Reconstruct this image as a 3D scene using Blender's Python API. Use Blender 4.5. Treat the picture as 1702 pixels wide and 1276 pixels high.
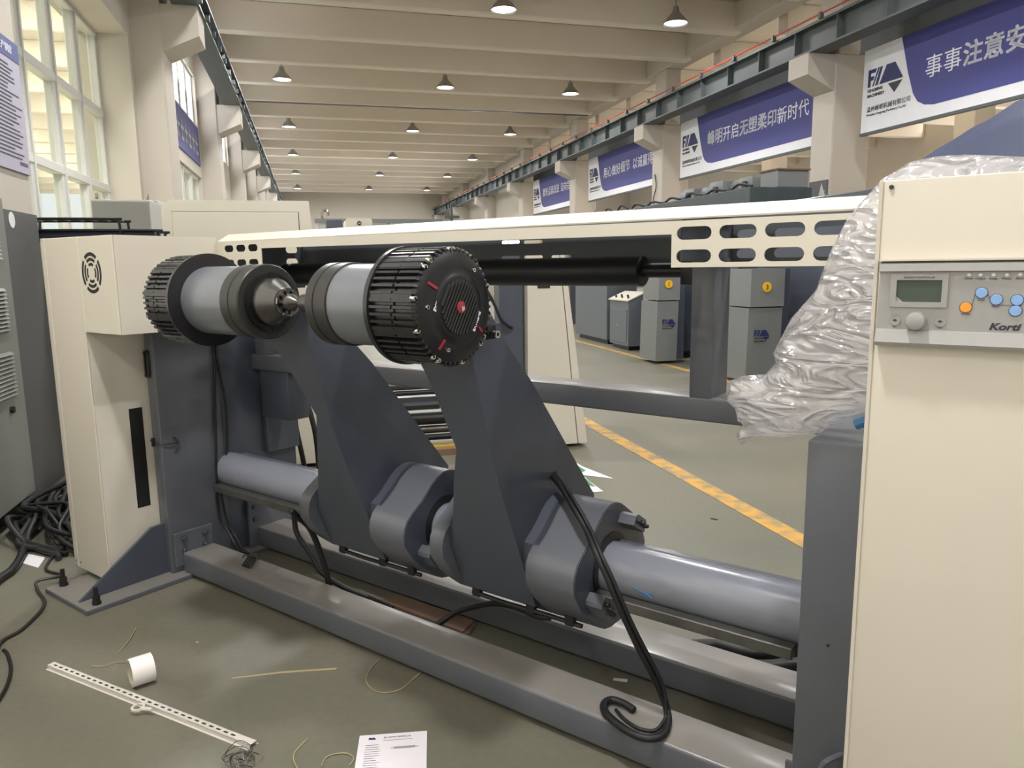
import bpy, bmesh, math, random
from mathutils import Vector, Matrix, noise
from mathutils.geometry import delaunay_2d_cdt
random.seed(7)
PI = math.pi
C = bpy.context.scene.collection
scene = bpy.context.scene
for o in list(bpy.data.objects):
    bpy.data.objects.remove(o)

# ------------------------------------------------------------------ camera
YAW, PITCH, ROLL, FPX, CAMH = 0.637376750, -0.155889904, -0.0125247483, 1237.13814, 1.45
HALL = 0.898488900                       # direction of the hall's long axis
fw = Vector((-math.sin(YAW)*math.cos(PITCH), math.cos(YAW)*math.cos(PITCH), math.sin(PITCH)))
rt = Vector((math.cos(YAW), math.sin(YAW), 0)); up = rt.cross(fw)
r2 = rt*math.cos(ROLL)+up*math.sin(ROLL); u2 = up*math.cos(ROLL)-rt*math.sin(ROLL)
cam_data = bpy.data.cameras.new('camera'); cam = bpy.data.objects.new('camera', cam_data); C.objects.link(cam)
cam_data.sensor_fit = 'HORIZONTAL'; cam_data.sensor_width = 36; cam_data.lens = FPX*36/1702
cam_data.clip_start = .05; cam_data.clip_end = 300
cam.matrix_world = Matrix(((r2.x, u2.x, -fw.x, 0), (r2.y, u2.y, -fw.y, 0), (r2.z, u2.z, -fw.z, CAMH), (0, 0, 0, 1)))
scene.camera = cam

# ------------------------------------------------------------------ frames
HA = Vector((-math.sin(HALL), math.cos(HALL), 0)); HR = Vector((math.cos(HALL), math.sin(HALL), 0))
def hp(t, s, z=0): return HR*t+HA*s+Vector((0, 0, z))     # hall point: t across, s along, z up

# ------------------------------------------------------------------ world, daylight, exposure
w = bpy.data.worlds.new('sky'); scene.world = w; w.use_nodes = True
bg = w.node_tree.nodes['Background']; bg.inputs[0].default_value = (.93, .97, 1, 1); bg.inputs[1].default_value = 1.2
scene.view_settings.view_transform = 'Standard'; scene.view_settings.look = 'None'
scene.view_settings.exposure = -0.08; scene.view_settings.gamma = 1.0
scene.view_settings.use_curve_mapping = False
def window_light(name, t, s, z, facing, w_, h_, power, col=(1, .97, .93)):
    d = bpy.data.lights.new(name, 'AREA'); d.shape = 'RECTANGLE'; d.size = w_; d.size_y = h_; d.energy = power; d.color = col
    o = bpy.data.objects.new(name, d); C.objects.link(o); o.location = hp(t, s, z)
    o.rotation_euler = facing.to_track_quat('-Z', 'Z').to_euler()
    return o
# daylight through the left-hand windows beside and behind the camera and through the gate in the rear wall
window_light('daylight_left_near', -2.15, 2.0, 2.7, HR, 4.4, 3.0, 17)
window_light('daylight_left_mid', -2.15, -4.0, 2.7, HR, 4.4, 3.0, 17)
window_light('daylight_left_back', -2.15, -10.0, 2.7, HR, 4.4, 3.0, 17)
window_light('daylight_gate', 3.2, -13.85, 2.4, HA, 5.0, 4.4, 30)
LAMP_POWER = 165
BAY_POWER = 600

# ------------------------------------------------------------------ materials
def lin(c):
    return tuple(((v/255)/12.92 if v/255 <= .04045 else ((v/255+.055)/1.055)**2.4) for v in c)+(1,)
MATS = {}
def pm(name, rgb, rough=.5, metal=0, var=.06, scale=6, bump=0, spec=.5, rvar=.08, coat=0):
    m = bpy.data.materials.new(name); m.use_nodes = True; nt = m.node_tree; n = nt.nodes; l = nt.links
    b = n['Principled BSDF']; c = lin(rgb)
    tc = n.new('ShaderNodeTexCoord'); nz = n.new('ShaderNodeTexNoise'); nz.inputs['Scale'].default_value = scale; nz.inputs['Detail'].default_value = 6
    l.new(tc.outputs['Object'], nz.inputs['Vector'])
    rp = n.new('ShaderNodeValToRGB'); e = rp.color_ramp.elements
    e[0].position = .3; e[1].position = .7
    e[0].color = tuple(max(0, v*(1-var)) for v in c[:3])+(1,); e[1].color = tuple(min(1, v*(1+var)) for v in c[:3])+(1,)
    l.new(nz.outputs['Fac'], rp.inputs['Fac']); l.new(rp.outputs['Color'], b.inputs['Base Color'])
    mr = n.new('ShaderNodeMapRange'); mr.inputs['To Min'].default_value = max(.02, rough-rvar); mr.inputs['To Max'].default_value = min(1, rough+rvar)
    l.new(nz.outputs['Fac'], mr.inputs['Value']); l.new(mr.outputs['Result'], b.inputs['Roughness'])
    b.inputs['Metallic'].default_value = metal; b.inputs['Specular IOR Level'].default_value = spec
    if coat: b.inputs['Coat Weight'].default_value = coat; b.inputs['Coat Roughness'].default_value = .15
    if bump:
        bp = n.new('ShaderNodeBump'); bp.inputs['Strength'].default_value = bump; bp.inputs['Distance'].default_value = .01
        n2 = n.new('ShaderNodeTexNoise'); n2.inputs['Scale'].default_value = scale*12; l.new(tc.outputs['Object'], n2.inputs['Vector'])
        l.new(n2.outputs['Fac'], bp.inputs['Height']); l.new(bp.outputs['Normal'], b.inputs['Normal'])
    MATS[name] = m
    return m
def emis(name, col, strength):
    m = bpy.data.materials.new(name); m.use_nodes = True; n = m.node_tree.nodes; b = n['Principled BSDF']
    b.inputs['Base Color'].default_value = lin(col); b.inputs['Emission Color'].default_value = lin(col); b.inputs['Emission Strength'].default_value = strength
    nz = n.new('ShaderNodeTexNoise'); nz.inputs['Scale'].default_value = 3
    mr = n.new('ShaderNodeMapRange'); mr.inputs['To Min'].default_value = .3; mr.inputs['To Max'].default_value = .5
    m.node_tree.links.new(nz.outputs['Fac'], mr.inputs['Value']); m.node_tree.links.new(mr.outputs['Result'], b.inputs['Roughness'])
    return m
M_cream = pm('cream_paint', (210, 203, 188), .42, var=.015, scale=3)
M_grey = pm('machine_grey_paint', (93, 96, 103), .36, var=.05, scale=5, coat=.15)
M_dgrey_shade = pm('dark_grey_paint_and_shade', (72, 77, 88), .38, var=.05, scale=5, coat=.15)  # dark grey paint; on arms and side plate it paints in shade
def tint_tops(name, base, top_tint, amt):
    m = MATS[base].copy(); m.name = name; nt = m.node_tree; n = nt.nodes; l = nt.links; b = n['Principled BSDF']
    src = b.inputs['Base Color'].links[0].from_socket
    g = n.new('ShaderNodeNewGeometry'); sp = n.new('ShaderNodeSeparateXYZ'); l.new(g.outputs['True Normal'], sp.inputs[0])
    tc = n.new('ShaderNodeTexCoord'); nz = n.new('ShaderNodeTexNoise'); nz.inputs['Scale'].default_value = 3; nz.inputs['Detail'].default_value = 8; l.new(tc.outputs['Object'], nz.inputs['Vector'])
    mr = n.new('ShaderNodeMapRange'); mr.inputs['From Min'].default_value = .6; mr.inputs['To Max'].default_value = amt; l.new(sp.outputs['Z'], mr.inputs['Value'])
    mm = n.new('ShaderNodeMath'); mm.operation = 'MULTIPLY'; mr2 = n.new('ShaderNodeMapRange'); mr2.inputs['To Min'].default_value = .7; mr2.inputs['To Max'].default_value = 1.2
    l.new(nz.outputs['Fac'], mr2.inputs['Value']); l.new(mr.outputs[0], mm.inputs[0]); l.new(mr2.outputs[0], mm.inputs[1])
    mx = n.new('ShaderNodeMix'); mx.data_type = 'RGBA'; mx.inputs[7].default_value = lin(top_tint); l.new(mm.outputs[0], mx.inputs['Factor']); l.new(src, mx.inputs[6]); l.new(mx.outputs[2], b.inputs['Base Color'])
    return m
M_tinted = tint_tops('tinted_top_grey_paint', 'machine_grey_paint', (158, 150, 138), .55)  # warm paler tint on upward-facing faces, varied by noise
M_tube = pm('tube_grey_paint', (130, 133, 144), .24, rvar=.0, var=.01, scale=4, coat=.35)
M_barrel = pm('barrel_grey_paint', (108, 112, 118), .32, rvar=.0, var=.01, scale=4, coat=.3)
M_steel = pm('bare_steel', (100, 99, 97), .36, 1, var=.12, scale=14)
M_worn = pm('worn_steel_rail', (98, 97, 93), .4, .6, var=.25, scale=10, bump=.1)
M_chrome = pm('chrome', (215, 212, 205), .12, 1, var=.03)
M_black = pm('black_paint', (26, 26, 28), .38, var=.1, scale=9)
M_blackm = pm('black_casting', (30, 29, 32), .33, var=.12, scale=20, bump=.05, coat=.2)
M_ring = pm('blackened_steel', (60, 60, 58), .42, .4, var=.12, scale=12)
M_rubber = pm('black_rubber', (24, 24, 26), .5, var=.1, scale=30)
M_bounce = pm('pale_bounce_floor', (214, 208, 194), .6, var=.03, scale=2)  # made pale to bounce light onto the annex and bay ceilings
M_roller = pm('black_roller_rubber', (22, 23, 27), .45, var=.08, scale=4)
M_conc = pm('painted_concrete', (194, 186, 175), .8, var=.03, scale=1.2, bump=.04)
M_ceil = pm('ceiling_paint', (226, 217, 204), .85, var=.02, scale=.9, bump=.04)
M_wall = pm('wall_paint', (198, 191, 179), .82, var=.03, scale=1.0, bump=.03)
M_wains = pm('dark_wainscot_paint', (88, 88, 86), .6, var=.1, scale=3)
M_crane = pm('crane_steel_paint', (80, 86, 86), .55, var=.12, scale=3)
M_red = pm('red_busbar', (176, 62, 56), .5, var=.1)
M_alu = pm('window_aluminium', (205, 205, 200), .45, var=.04, scale=3)
M_white = pm('white_print', (228, 228, 232), .55, var=.02)
M_blue = pm('banner_blue', (64, 66, 134), .55, var=.04, scale=1)
M_text = pm('banner_white_ink', (236, 236, 244), .55, var=.02)
M_ink = pm('dark_ink', (52, 52, 62), .6, var=.03)
M_logo = pm('logo_navy', (36, 42, 92), .55, var=.03)
M_ltgrey = pm('cabinet_light_grey', (176, 177, 172), .5, var=.03, scale=3)
M_mgrey = pm('press_mid_grey', (118, 121, 120), .45, var=.04, scale=3)
M_pgrey = pm('press_blue_grey', (98, 104, 110), .42, var=.05, scale=3)
M_silver = pm('panel_silver', (168, 167, 165), .4, .25, var=.02, scale=3)
M_lcd = pm('lcd_glass', (78, 88, 80), .12, var=.04)
M_orange = pm('button_orange', (240, 160, 60), .5, var=.02)
M_bluebtn = pm('button_blue', (140, 178, 226), .5, var=.02)
M_yellow = pm('sticker_yellow', (238, 190, 40), .5, var=.02)
M_tarp = pm('navy_tarpaulin', (58, 66, 96), .6, var=.08, scale=2, bump=.1)
M_paper = pm('paper', (228, 222, 228), .7, var=.015)
M_card = pm('corrugated_cardboard', (122, 98, 80), .8, var=.12, scale=7)
M_tape = pm('white_tape', (232, 226, 222), .5, var=.02)
M_core = pm('tape_core_card', (196, 196, 168), .75, var=.08, scale=40)
M_string = pm('pale_string', (176, 160, 120), .7, var=.1)
M_green = pm('leaflet_green', (52, 140, 78), .5, var=.05)
M_pvc = pm('white_rail', (210, 205, 196), .45, var=.03)
M_bstrap = pm('blue_strap', (70, 120, 170), .5, var=.04)
M_lens = emis('lamp_lens', (255, 252, 246), 9)
M_bright = emis('daylit_frosted_glass', (250, 252, 255), 4.5)
M_dim = emis('frosted_glass_near', (244, 240, 226), .4)
M_sky = emis('skylight_glazing', (255, 254, 240), 13)
M_bay_fill = emis('bay_fill_glazing', (255, 240, 216), 4)  # added glow that brightens the next bay
M_screen = pm('lamp_shade_aluminium', (150, 148, 146), .35, .6, var=.05)
M_redlogo = pm('motor_badge_red', (150, 46, 58), .4, var=.05)
M_void = pm('vent_black', (22, 22, 24), .6, var=.05)

def glass_mat():
    m = bpy.data.materials.new('window_glass'); m.use_nodes = True; nt = m.node_tree; n = nt.nodes; l = nt.links
    n.remove(n['Principled BSDF']); o = n['Material Output']
    tr = n.new('ShaderNodeBsdfTransparent'); tr.inputs[0].default_value = (.93, .95, .92, 1)
    gl = n.new('ShaderNodeBsdfGlossy'); gl.inputs['Roughness'].default_value = .03
    lw = n.new('ShaderNodeLayerWeight'); pw = n.new('ShaderNodeMath'); pw.operation = 'POWER'; pw.inputs[1].default_value = 5; l.new(lw.outputs['Facing'], pw.inputs[0])
    fr = n.new('ShaderNodeMapRange'); fr.inputs['To Min'].default_value = .03; fr.inputs['To Max'].default_value = .5; l.new(pw.outputs[0], fr.inputs['Value'])
    mx = n.new('ShaderNodeMixShader'); l.new(fr.outputs[0], mx.inputs[0]); l.new(tr.outputs[0], mx.inputs[1]); l.new(gl.outputs[0], mx.inputs[2])
    l.new(mx.outputs[0], o.inputs[0]); return m
M_glass = glass_mat()
def film_mat():
    m = bpy.data.materials.new('clear_plastic_film'); m.use_nodes = True; nt = m.node_tree; n = nt.nodes; l = nt.links
    b = n['Principled BSDF']; o = n['Material Output']
    b.inputs['Base Color'].default_value = (.97, .95, .97, 1); b.inputs['Roughness'].default_value = .12; b.inputs['Specular IOR Level'].default_value = 1.0
    tc = n.new('ShaderNodeTexCoord'); mp = n.new('ShaderNodeMapping'); mp.inputs['Rotation'].default_value = (0, .55, 0); mp.inputs['Scale'].default_value = (7, 7, 20)
    nz = n.new('ShaderNodeTexNoise'); nz.inputs['Scale'].default_value = 1.0; nz.inputs['Detail'].default_value = 4; nz.inputs['Distortion'].default_value = 1.6; nz.noise_type = 'RIDGED_MULTIFRACTAL'; nz.inputs['Offset'].default_value = .9
    l.new(tc.outputs['Object'], mp.inputs[0]); l.new(mp.outputs[0], nz.inputs['Vector'])
    bp = n.new('ShaderNodeBump'); bp.inputs['Strength'].default_value = .8; bp.inputs['Distance'].default_value = .02
    l.new(nz.outputs['Fac'], bp.inputs['Height']); l.new(bp.outputs[0], b.inputs['Normal'])
    tl = n.new('ShaderNodeBsdfTranslucent'); tl.inputs[0].default_value = (.97, .95, .96, 1)
    tr = n.new('ShaderNodeBsdfTransparent')
    m1 = n.new('ShaderNodeMixShader'); m1.inputs[0].default_value = .55; l.new(b.outputs[0], m1.inputs[1]); l.new(tl.outputs[0], m1.inputs[2])
    gl = n.new('ShaderNodeBsdfGlossy'); gl.inputs['Roughness'].default_value = .09; l.new(bp.outputs[0], gl.inputs['Normal'])
    lw = n.new('ShaderNodeLayerWeight'); lw.inputs[0].default_value = .35; l.new(bp.outputs[0], lw.inputs['Normal'])
    m0 = n.new('ShaderNodeMixShader'); mr = n.new('ShaderNodeMapRange'); mr.inputs['To Min'].default_value = .2; mr.inputs['To Max'].default_value = .7; l.new(lw.outputs['Facing'], mr.inputs['Value'])
    l.new(mr.outputs[0], m0.inputs[0]); l.new(m1.outputs[0], m0.inputs[1]); l.new(gl.outputs[0], m0.inputs[2]); m1 = m0
    m2 = n.new('ShaderNodeMixShader'); m2.inputs[0].default_value = .36; l.new(m1.outputs[0], m2.inputs[1]); l.new(tr.outputs[0], m2.inputs[2])
    l.new(m2.outputs[0], o.inputs[0]); return m
M_film = film_mat()
def floor_mat():
    m = bpy.data.materials.new('worn_epoxy_floor'); m.use_nodes = True; nt = m.node_tree; n = nt.nodes; l = nt.links
    b = n['Principled BSDF']; tc = n.new('ShaderNodeTexCoord')
    def nz(scale, det=6, dist=0):
        k = n.new('ShaderNodeTexNoise'); k.inputs['Scale'].default_value = scale; k.inputs['Detail'].default_value = det; k.inputs['Distortion'].default_value = dist
        l.new(tc.outputs['Object'], k.inputs['Vector']); return k
    a = nz(1.1, 5, .4); r = n.new('ShaderNodeValToRGB'); e = r.color_ramp.elements
    e[0].position = .32; e[0].color = lin((107, 107, 93)); e[1].position = .68; e[1].color = lin((118, 113, 99))
    l.new(a.outputs['Fac'], r.inputs['Fac'])
    f = nz(34, 8); r2_ = n.new('ShaderNodeValToRGB'); e = r2_.color_ramp.elements
    e[0].position = .35; e[0].color = (.93, .93, .93, 1); e[1].position = .65; e[1].color = (1.04, 1.04, 1.04, 1); l.new(f.outputs['Fac'], r2_.inputs['Fac'])
    mx = n.new('ShaderNodeMix'); mx.data_type = 'RGBA'; mx.blend_type = 'MULTIPLY'; mx.inputs['Factor'].default_value = .8
    l.new(r.outputs[0], mx.inputs[6]); l.new(r2_.outputs[0], mx.inputs[7])
    v = n.new('ShaderNodeTexVoronoi'); v.inputs['Scale'].default_value = 3.1; l.new(tc.outputs['Object'], v.inputs['Vector'])
    r3 = n.new('ShaderNodeValToRGB'); e = r3.color_ramp.elements; e[0].position = .012; e[0].color = (1, 1, 1, 1); e[1].position = .022; e[1].color = (0, 0, 0, 1); l.new(v.outputs['Distance'], r3.inputs['Fac'])
    m3 = n.new('ShaderNodeMix'); m3.data_type = 'RGBA'; m3.inputs[7].default_value = lin((190, 184, 170)); l.new(r3.outputs[0], m3.inputs['Factor']); l.new(mx.outputs[2], m3.inputs[6])
    l.new(m3.outputs[2], b.inputs['Base Color'])
    mr = n.new('ShaderNodeMapRange'); mr.inputs['To Min'].default_value = .34; mr.inputs['To Max'].default_value = .62; l.new(a.outputs['Fac'], mr.inputs['Value']); l.new(mr.outputs[0], b.inputs['Roughness'])
    bp = n.new('ShaderNodeBump'); bp.inputs['Strength'].default_value = .03; l.new(f.outputs['Fac'], bp.inputs['Height']); l.new(bp.outputs[0], b.inputs['Normal'])
    return m
M_floor = floor_mat()
def line_mat():
    m = bpy.data.materials.new('worn_yellow_line'); m.use_nodes = True; nt = m.node_tree; n = nt.nodes; l = nt.links
    b = n['Principled BSDF']; tc = n.new('ShaderNodeTexCoord'); k = n.new('ShaderNodeTexNoise'); k.inputs['Scale'].default_value = 9; k.inputs['Detail'].default_value = 9
    l.new(tc.outputs['Object'], k.inputs['Vector']); r = n.new('ShaderNodeValToRGB'); e = r.color_ramp.elements
    e[0].position = .38; e[0].color = lin((142, 130, 100)); e[1].position = .56; e[1].color = lin((200, 152, 70)); l.new(k.outputs['Fac'], r.inputs['Fac']); l.new(r.outputs[0], b.inputs['Base Color'])
    b.inputs['Roughness'].default_value = .55; return m
M_line = line_mat()

# ------------------------------------------------------------------ mesh builder
class MB:
    def __init__(self): self.bm = bmesh.new()
    def box(self, x0, x1, y0, y1, z0, z1, bev=0, seg=2, mi=0):
        r = bmesh.ops.create_cube(self.bm, size=1); vs = r['verts']
        for v in vs: v.co = Vector((x0+(v.co.x+.5)*(x1-x0), y0+(v.co.y+.5)*(y1-y0), z0+(v.co.z+.5)*(z1-z0)))
        fs = list({f for v in vs for f in v.link_faces})
        for f in fs: f.material_index = mi
        if bev:
            es = list({e for v in vs for e in v.link_edges})
            bmesh.ops.bevel(self.bm, geom=es, offset=bev, segments=seg, profile=.5, affect='EDGES')
        return self
    def cyl(self, p0, p1, r0, r1=None, n=24, caps=True):
        r1 = r0 if r1 is None else r1
        return self.lathe(p0, p1, [(0, r0), (1, r1)], n, caps, True)
    def lathe(self, p0, p1, prof, n=32, caps=True, rel=False, wob=None):
        p0 = Vector(p0); p1 = Vector(p1); d = p1-p0; L = d.length; d.normalize()
        a = d.orthogonal().normalized(); b = d.cross(a); rings = []
        for (h_, r) in prof:
            c = p0+d*(h_*L if rel else h_); ring = []
            for i in range(n):
                th = 2*PI*i/n; rr = r if wob is None else r*wob(i, n)
                ring.append(self.bm.verts.new(c+a*math.cos(th)*rr+b*math.sin(th)*rr))
            rings.append(ring)
        for q, s in zip(rings, rings[1:]):
            for i in range(n): self.bm.faces.new((q[i], q[(i+1) % n], s[(i+1) % n], s[i]))
        if caps:
            self.bm.faces.new(rings[0][::-1]); self.bm.faces.new(rings[-1])
        return self
    def tube(self, pts, r, n=8, sub=6, ribs=0, caps=True):
        P = [Vector(p) for p in pts]
        if len(P) > 2 and sub > 1:
            Q = []
            for i in range(len(P)-1):
                a, b, c, d = P[max(i-1, 0)], P[i], P[i+1], P[min(i+2, len(P)-1)]
                for k in range(sub):
                    t = k/sub; Q.append(.5*((2*b)+(c-a)*t+(2*a-5*b+4*c-d)*t*t+(3*b-a-3*c+d)*t**3))
            Q.append(P[-1]); P = Q
        if ribs:   # resample finely for a corrugated hose
            D = [0]
            for a, b in zip(P, P[1:]): D.append(D[-1]+(b-a).length)
            N = int(D[-1]/ribs)*2; Q = []; j = 0
            for k in range(N+1):
                x = D[-1]*k/N
                while j < len(P)-2 and D[j+1] < x: j += 1
                f = (x-D[j])/max(1e-9, D[j+1]-D[j]); Q.append(P[j].lerp(P[j+1], min(1, f)))
            P = Q
        t0 = (P[1]-P[0]).normalized(); a = t0.orthogonal().normalized(); rings = []
        for i, p in enumerate(P):
            t = (P[min(i+1, len(P)-1)]-P[max(i-1, 0)]).normalized()
            a = (a-t*a.dot(t)).normalized(); b = t.cross(a)
            rr = r*(1 if not ribs or i % 2 else .86)
            rings.append([self.bm.verts.new(p+(a*math.cos(2*PI*k/n)+b*math.sin(2*PI*k/n))*rr) for k in range(n)])
        for q, s in zip(rings, rings[1:]):
            for k in range(n): self.bm.faces.new((q[k], q[(k+1) % n], s[(k+1) % n], s[k]))
        if caps: self.bm.faces.new(rings[0][::-1]); self.bm.faces.new(rings[-1])
        return self
    def poly(self, pts):
        self.bm.faces.new([self.bm.verts.new(Vector(p)) for p in pts]); return self
    def prism(self, pts, d):
        """extrude a closed planar outline by the vector d"""
        d = Vector(d); a = [self.bm.verts.new(Vector(p)) for p in pts]; b = [self.bm.verts.new(Vector(p)+d) for p in pts]; n = len(a)
        self.bm.faces.new(a); self.bm.faces.new(b[::-1])
        for i in range(n): self.bm.faces.new((a[i], b[i], b[(i+1) % n], a[(i+1) % n]))
        return self
    def loft(self, secs, caps=True):
        R = [[self.bm.verts.new(Vector(p)) for p in s] for s in secs]; n = len(R[0])
        for q, s in zip(R, R[1:]):
            for i in range(n): self.bm.faces.new((q[i], q[(i+1) % n], s[(i+1) % n], s[i]))
        if caps: self.bm.faces.new(R[0][::-1]); self.bm.faces.new(R[-1])
        return self
    def holed(self, outer, holes, to3, d):
        """flat plate with holes: 2-D loops mapped by to3, extruded by d"""
        es = []
        for lp in [outer]+holes:
            vs = [self.bm.verts.new(to3(*p)) for p in lp]
            for i in range(len(vs)): es.append(self.bm.edges.new((vs[i], vs[(i+1) % len(vs)])))
        r = bmesh.ops.triangle_fill(self.bm, use_beauty=True, use_dissolve=False, edges=es)
        fs = [g for g in r['geom'] if isinstance(g, bmesh.types.BMFace)]
        e = bmesh.ops.extrude_face_region(self.bm, geom=fs)
        bmesh.ops.translate(self.bm, vec=Vector(d), verts=[g for g in e['geom'] if isinstance(g, bmesh.types.BMVert)])
        return self
    def sphere(self, c, r, n=12, sc=(1, 1, 1)):
        q = bmesh.ops.create_uvsphere(self.bm, u_segments=n, v_segments=max(6, n//2), radius=r)
        for v in q['verts']: v.co = Vector((v.co.x*sc[0], v.co.y*sc[1], v.co.z*sc[2]))+Vector(c)
        return self
    def mesh(self, me, fn):
        off = {}
        for i, v in enumerate(me.vertices): off[i] = self.bm.verts.new(fn(v.co))
        for p in me.polygons:
            try: self.bm.faces.new([off[i] for i in p.vertices])
            except ValueError: pass
        return self
    def build(self, name, m, parent=None, loc=None, frame='M', angle=35, smooth=True, recalc=True):
        """loc: base point in this frame's own coordinates (machine x,y,z or hall t,s,z)"""
        if parent is not None: loc = parent['_o']; 
        o0 = Vector(loc) if loc is not None else Vector((0, 0, 0))
        bmesh.ops.translate(self.bm, vec=-o0, verts=self.bm.verts)
        if recalc: bmesh.ops.recalc_face_normals(self.bm, faces=self.bm.faces)
        me = bpy.data.meshes.new(name); self.bm.to_mesh(me); self.bm.free()
        if smooth:
            me.shade_smooth(); me.set_sharp_from_angle(angle=math.radians(angle))
        for q in (m if isinstance(m, (list, tuple)) else [m]): me.materials.append(q)
        o = bpy.data.objects.new(name, me); C.objects.link(o)
        if parent is not None: o.parent = parent; o['_o'] = parent['_o']
        else: place(o, o0, frame)
        return o
def place(o, loc, frame):
    o['_o'] = list(loc)
    if frame == 'H': o.location = hp(loc[0], loc[1], loc[2]); o.rotation_euler = (0, 0, HALL)
    else: o.location = Vector(loc)
def tag(o, label, cat, group=None):
    o['label'] = label; o['category'] = cat
    if group: o['group'] = group
    return o
def thing(name, label, cat, loc, frame='M', group=None):
    o = bpy.data.objects.new(name, None); o.empty_display_size = .1; C.objects.link(o); place(o, Vector(loc), frame)
    return tag(o, label, cat, group)
def struct(o): o['kind'] = 'structure'; return o
def dup(root, loc, frame, label, group=None, rz=0):
    """copy a thing with its parts and their sub-parts"""
    r = root.copy(); C.objects.link(r); place(r, Vector(loc), frame); r.rotation_euler.z += rz
    r['label'] = label
    if group: r['group'] = group
    for ch in list(root.children):
        c = ch.copy(); C.objects.link(c); c.parent = r
        for g in list(ch.children):
            d = g.copy(); C.objects.link(d); d.parent = c
    return r
TX = {}
def text_mesh(body, size, off=0, extr=.0015, shear=0, align='LEFT'):
    key = (body, size, off, extr, shear, align)
    if key not in TX:
        cu = bpy.data.curves.new('txt', 'FONT'); cu.body = body; cu.size = size; cu.offset = off; cu.extrude = extr; cu.shear = shear; cu.align_x = align
        cu.resolution_u = 3
        o = bpy.data.objects.new('txt', cu); C.objects.link(o); bpy.context.view_layer.update()
        dg = bpy.context.evaluated_depsgraph_get(); me = bpy.data.meshes.new_from_object(o.evaluated_get(dg))
        bpy.data.objects.remove(o); TX[key] = me
    return TX[key]
def put_text(mb, body, size, org, right, upv=(0, 0, 1), off=0, extr=.0015, shear=0, sx=1, align='LEFT'):
    me = text_mesh(body, size, off, extr, shear, align); org = Vector(org); right = Vector(right); upv = Vector(upv); nn = right.cross(upv)
    return mb.mesh(me, lambda c: org+right*c.x*sx+upv*c.y+nn*c.z)
def stadium(cx_, cz, w_, h_, n=6):
    r = h_/2; a = w_/2-r
    return [(cx_+a+r*math.cos(-PI/2+PI*i/n), cz+r*math.sin(-PI/2+PI*i/n)) for i in range(n+1)]+[(cx_-a+r*math.cos(PI/2+PI*i/n), cz+r*math.sin(PI/2+PI*i/n)) for i in range(n+1)]
def arc(cx_, cy_, r, a0, a1, n): return [(cx_+r*math.cos(a0+(a1-a0)*i/n), cy_+r*math.sin(a0+(a1-a0)*i/n)) for i in range(n+1)]
def hexbolt(mb, p, d, r, h_):
    p = Vector(p); d = Vector(d).normalized()
    mb.lathe(p, p+d*h_, [(0, r), (.9, r), (1, r*.85)], 6, True, True)
def capbolt(mb, p, d, r, h_):
    p = Vector(p); d = Vector(d).normalized()
    mb.lathe(p, p+d*h_, [(0, r), (.85, r), (1, r*.88), (1, r*.5), (.6, r*.48)], 14, True, True)

# ================================================================== THE HALL (frame H: t across, s along, z up)
S0, S1, TL, TR, ZB, ZC = -14.0, 48.0, -2.2, 8.25, 5.88, 6.45
ORD = ['first', 'second', 'third', 'fourth', 'fifth', 'sixth', 'seventh', 'eighth', 'ninth']
struct(MB().box(TL-.3, TR+.9, S0-.2, S1+.3, -.2, 0).build('floor', M_floor, loc=(0, 0, 0), frame='H', smooth=False))
struct(MB().box(-17, TL-.3, S0-.2, S1+.3, -.2, 0).build('floor_annex', M_bounce, loc=(-9, 0, 0), frame='H', smooth=False))
struct(MB().box(TR+.9, 21.5, S0-.2, S1+.3, -.2, 0).build('floor_bay', M_bounce, loc=(15, 0, 0), frame='H', smooth=False))
struct(MB().box(TL-.3, TR+.65, S0-.2, S1+.3, ZC, ZC+.2).build('ceiling', M_ceil, loc=(0, 0, ZC), frame='H', smooth=False))
struct(MB().box(-17, TL-.3, S0-.2, S1+.3, 6.1, 6.3).build('ceiling_annex', M_ceil, loc=(-9, 0, 6.1), frame='H', smooth=False))
struct(MB().box(TR+.65, 21.5, S0-.2, S1+.3, 6.3, 6.5).build('ceiling_bay', M_ceil, loc=(15, 0, 6.3), frame='H', smooth=False))
struct(MB().box(TL-.3, 21.5, S1, S1+.2, 0, ZC).build('wall_far', M_wall, loc=(3, S1, 0), frame='H', smooth=False))
def beam_trim(i, t0, t1, s, z0, z1, hw, m=M_ceil):
    return struct(MB().box(t0, t1, s-hw, s+hw, z0, z1, .02, 1).build('trim_%d' % i, m, loc=((t0+t1)/2, s, z0), frame='H'))
ti = 1
for k in range(-5, 18):
    beam_trim(ti, TL-.2, TR+.1, 11.75+2.0*k, ZB, ZC, .12); ti += 1
# expansion joint board under one beam
struct(MB().box(TL, TR, 21.68, 21.80, ZB-.015, ZB+.0).build('trim_joint', M_dgrey_shade, loc=(3, 21.75, ZB), frame='H'))
for k in range(0, 18):
    beam_trim(ti, -16.8, TL-.3, 3.0+2.5*k, 5.6, 6.1, .14); ti += 1
for k in range(0, 12):
    beam_trim(ti, TR+.7, 21.3, 6+2.4*k, 5.8, 6.3, .14); ti += 1
for k in range(0, 17):
    for j in range(2):
        struct(MB().box(-6.4-4.6*j, -3.4-4.6*j, 3.9+2.5*k, 4.6+2.5*k, 6.06, 6.10).build('skylight_%d' % (2*k+j+1), M_sky, loc=(-5-4.6*j, 4+2.5*k, 6.06), frame='H'))
for k in range(0, 11):
    struct(MB().box(10.2, 14.6, 6.7+2.4*k, 7.7+2.4*k, 6.26, 6.30).build('skylight_%d' % (60+k), M_bay_fill, loc=(12.5, 7+2.4*k, 6.26), frame='H'))  # glowing ceiling panels added to brighten the next bay
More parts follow.
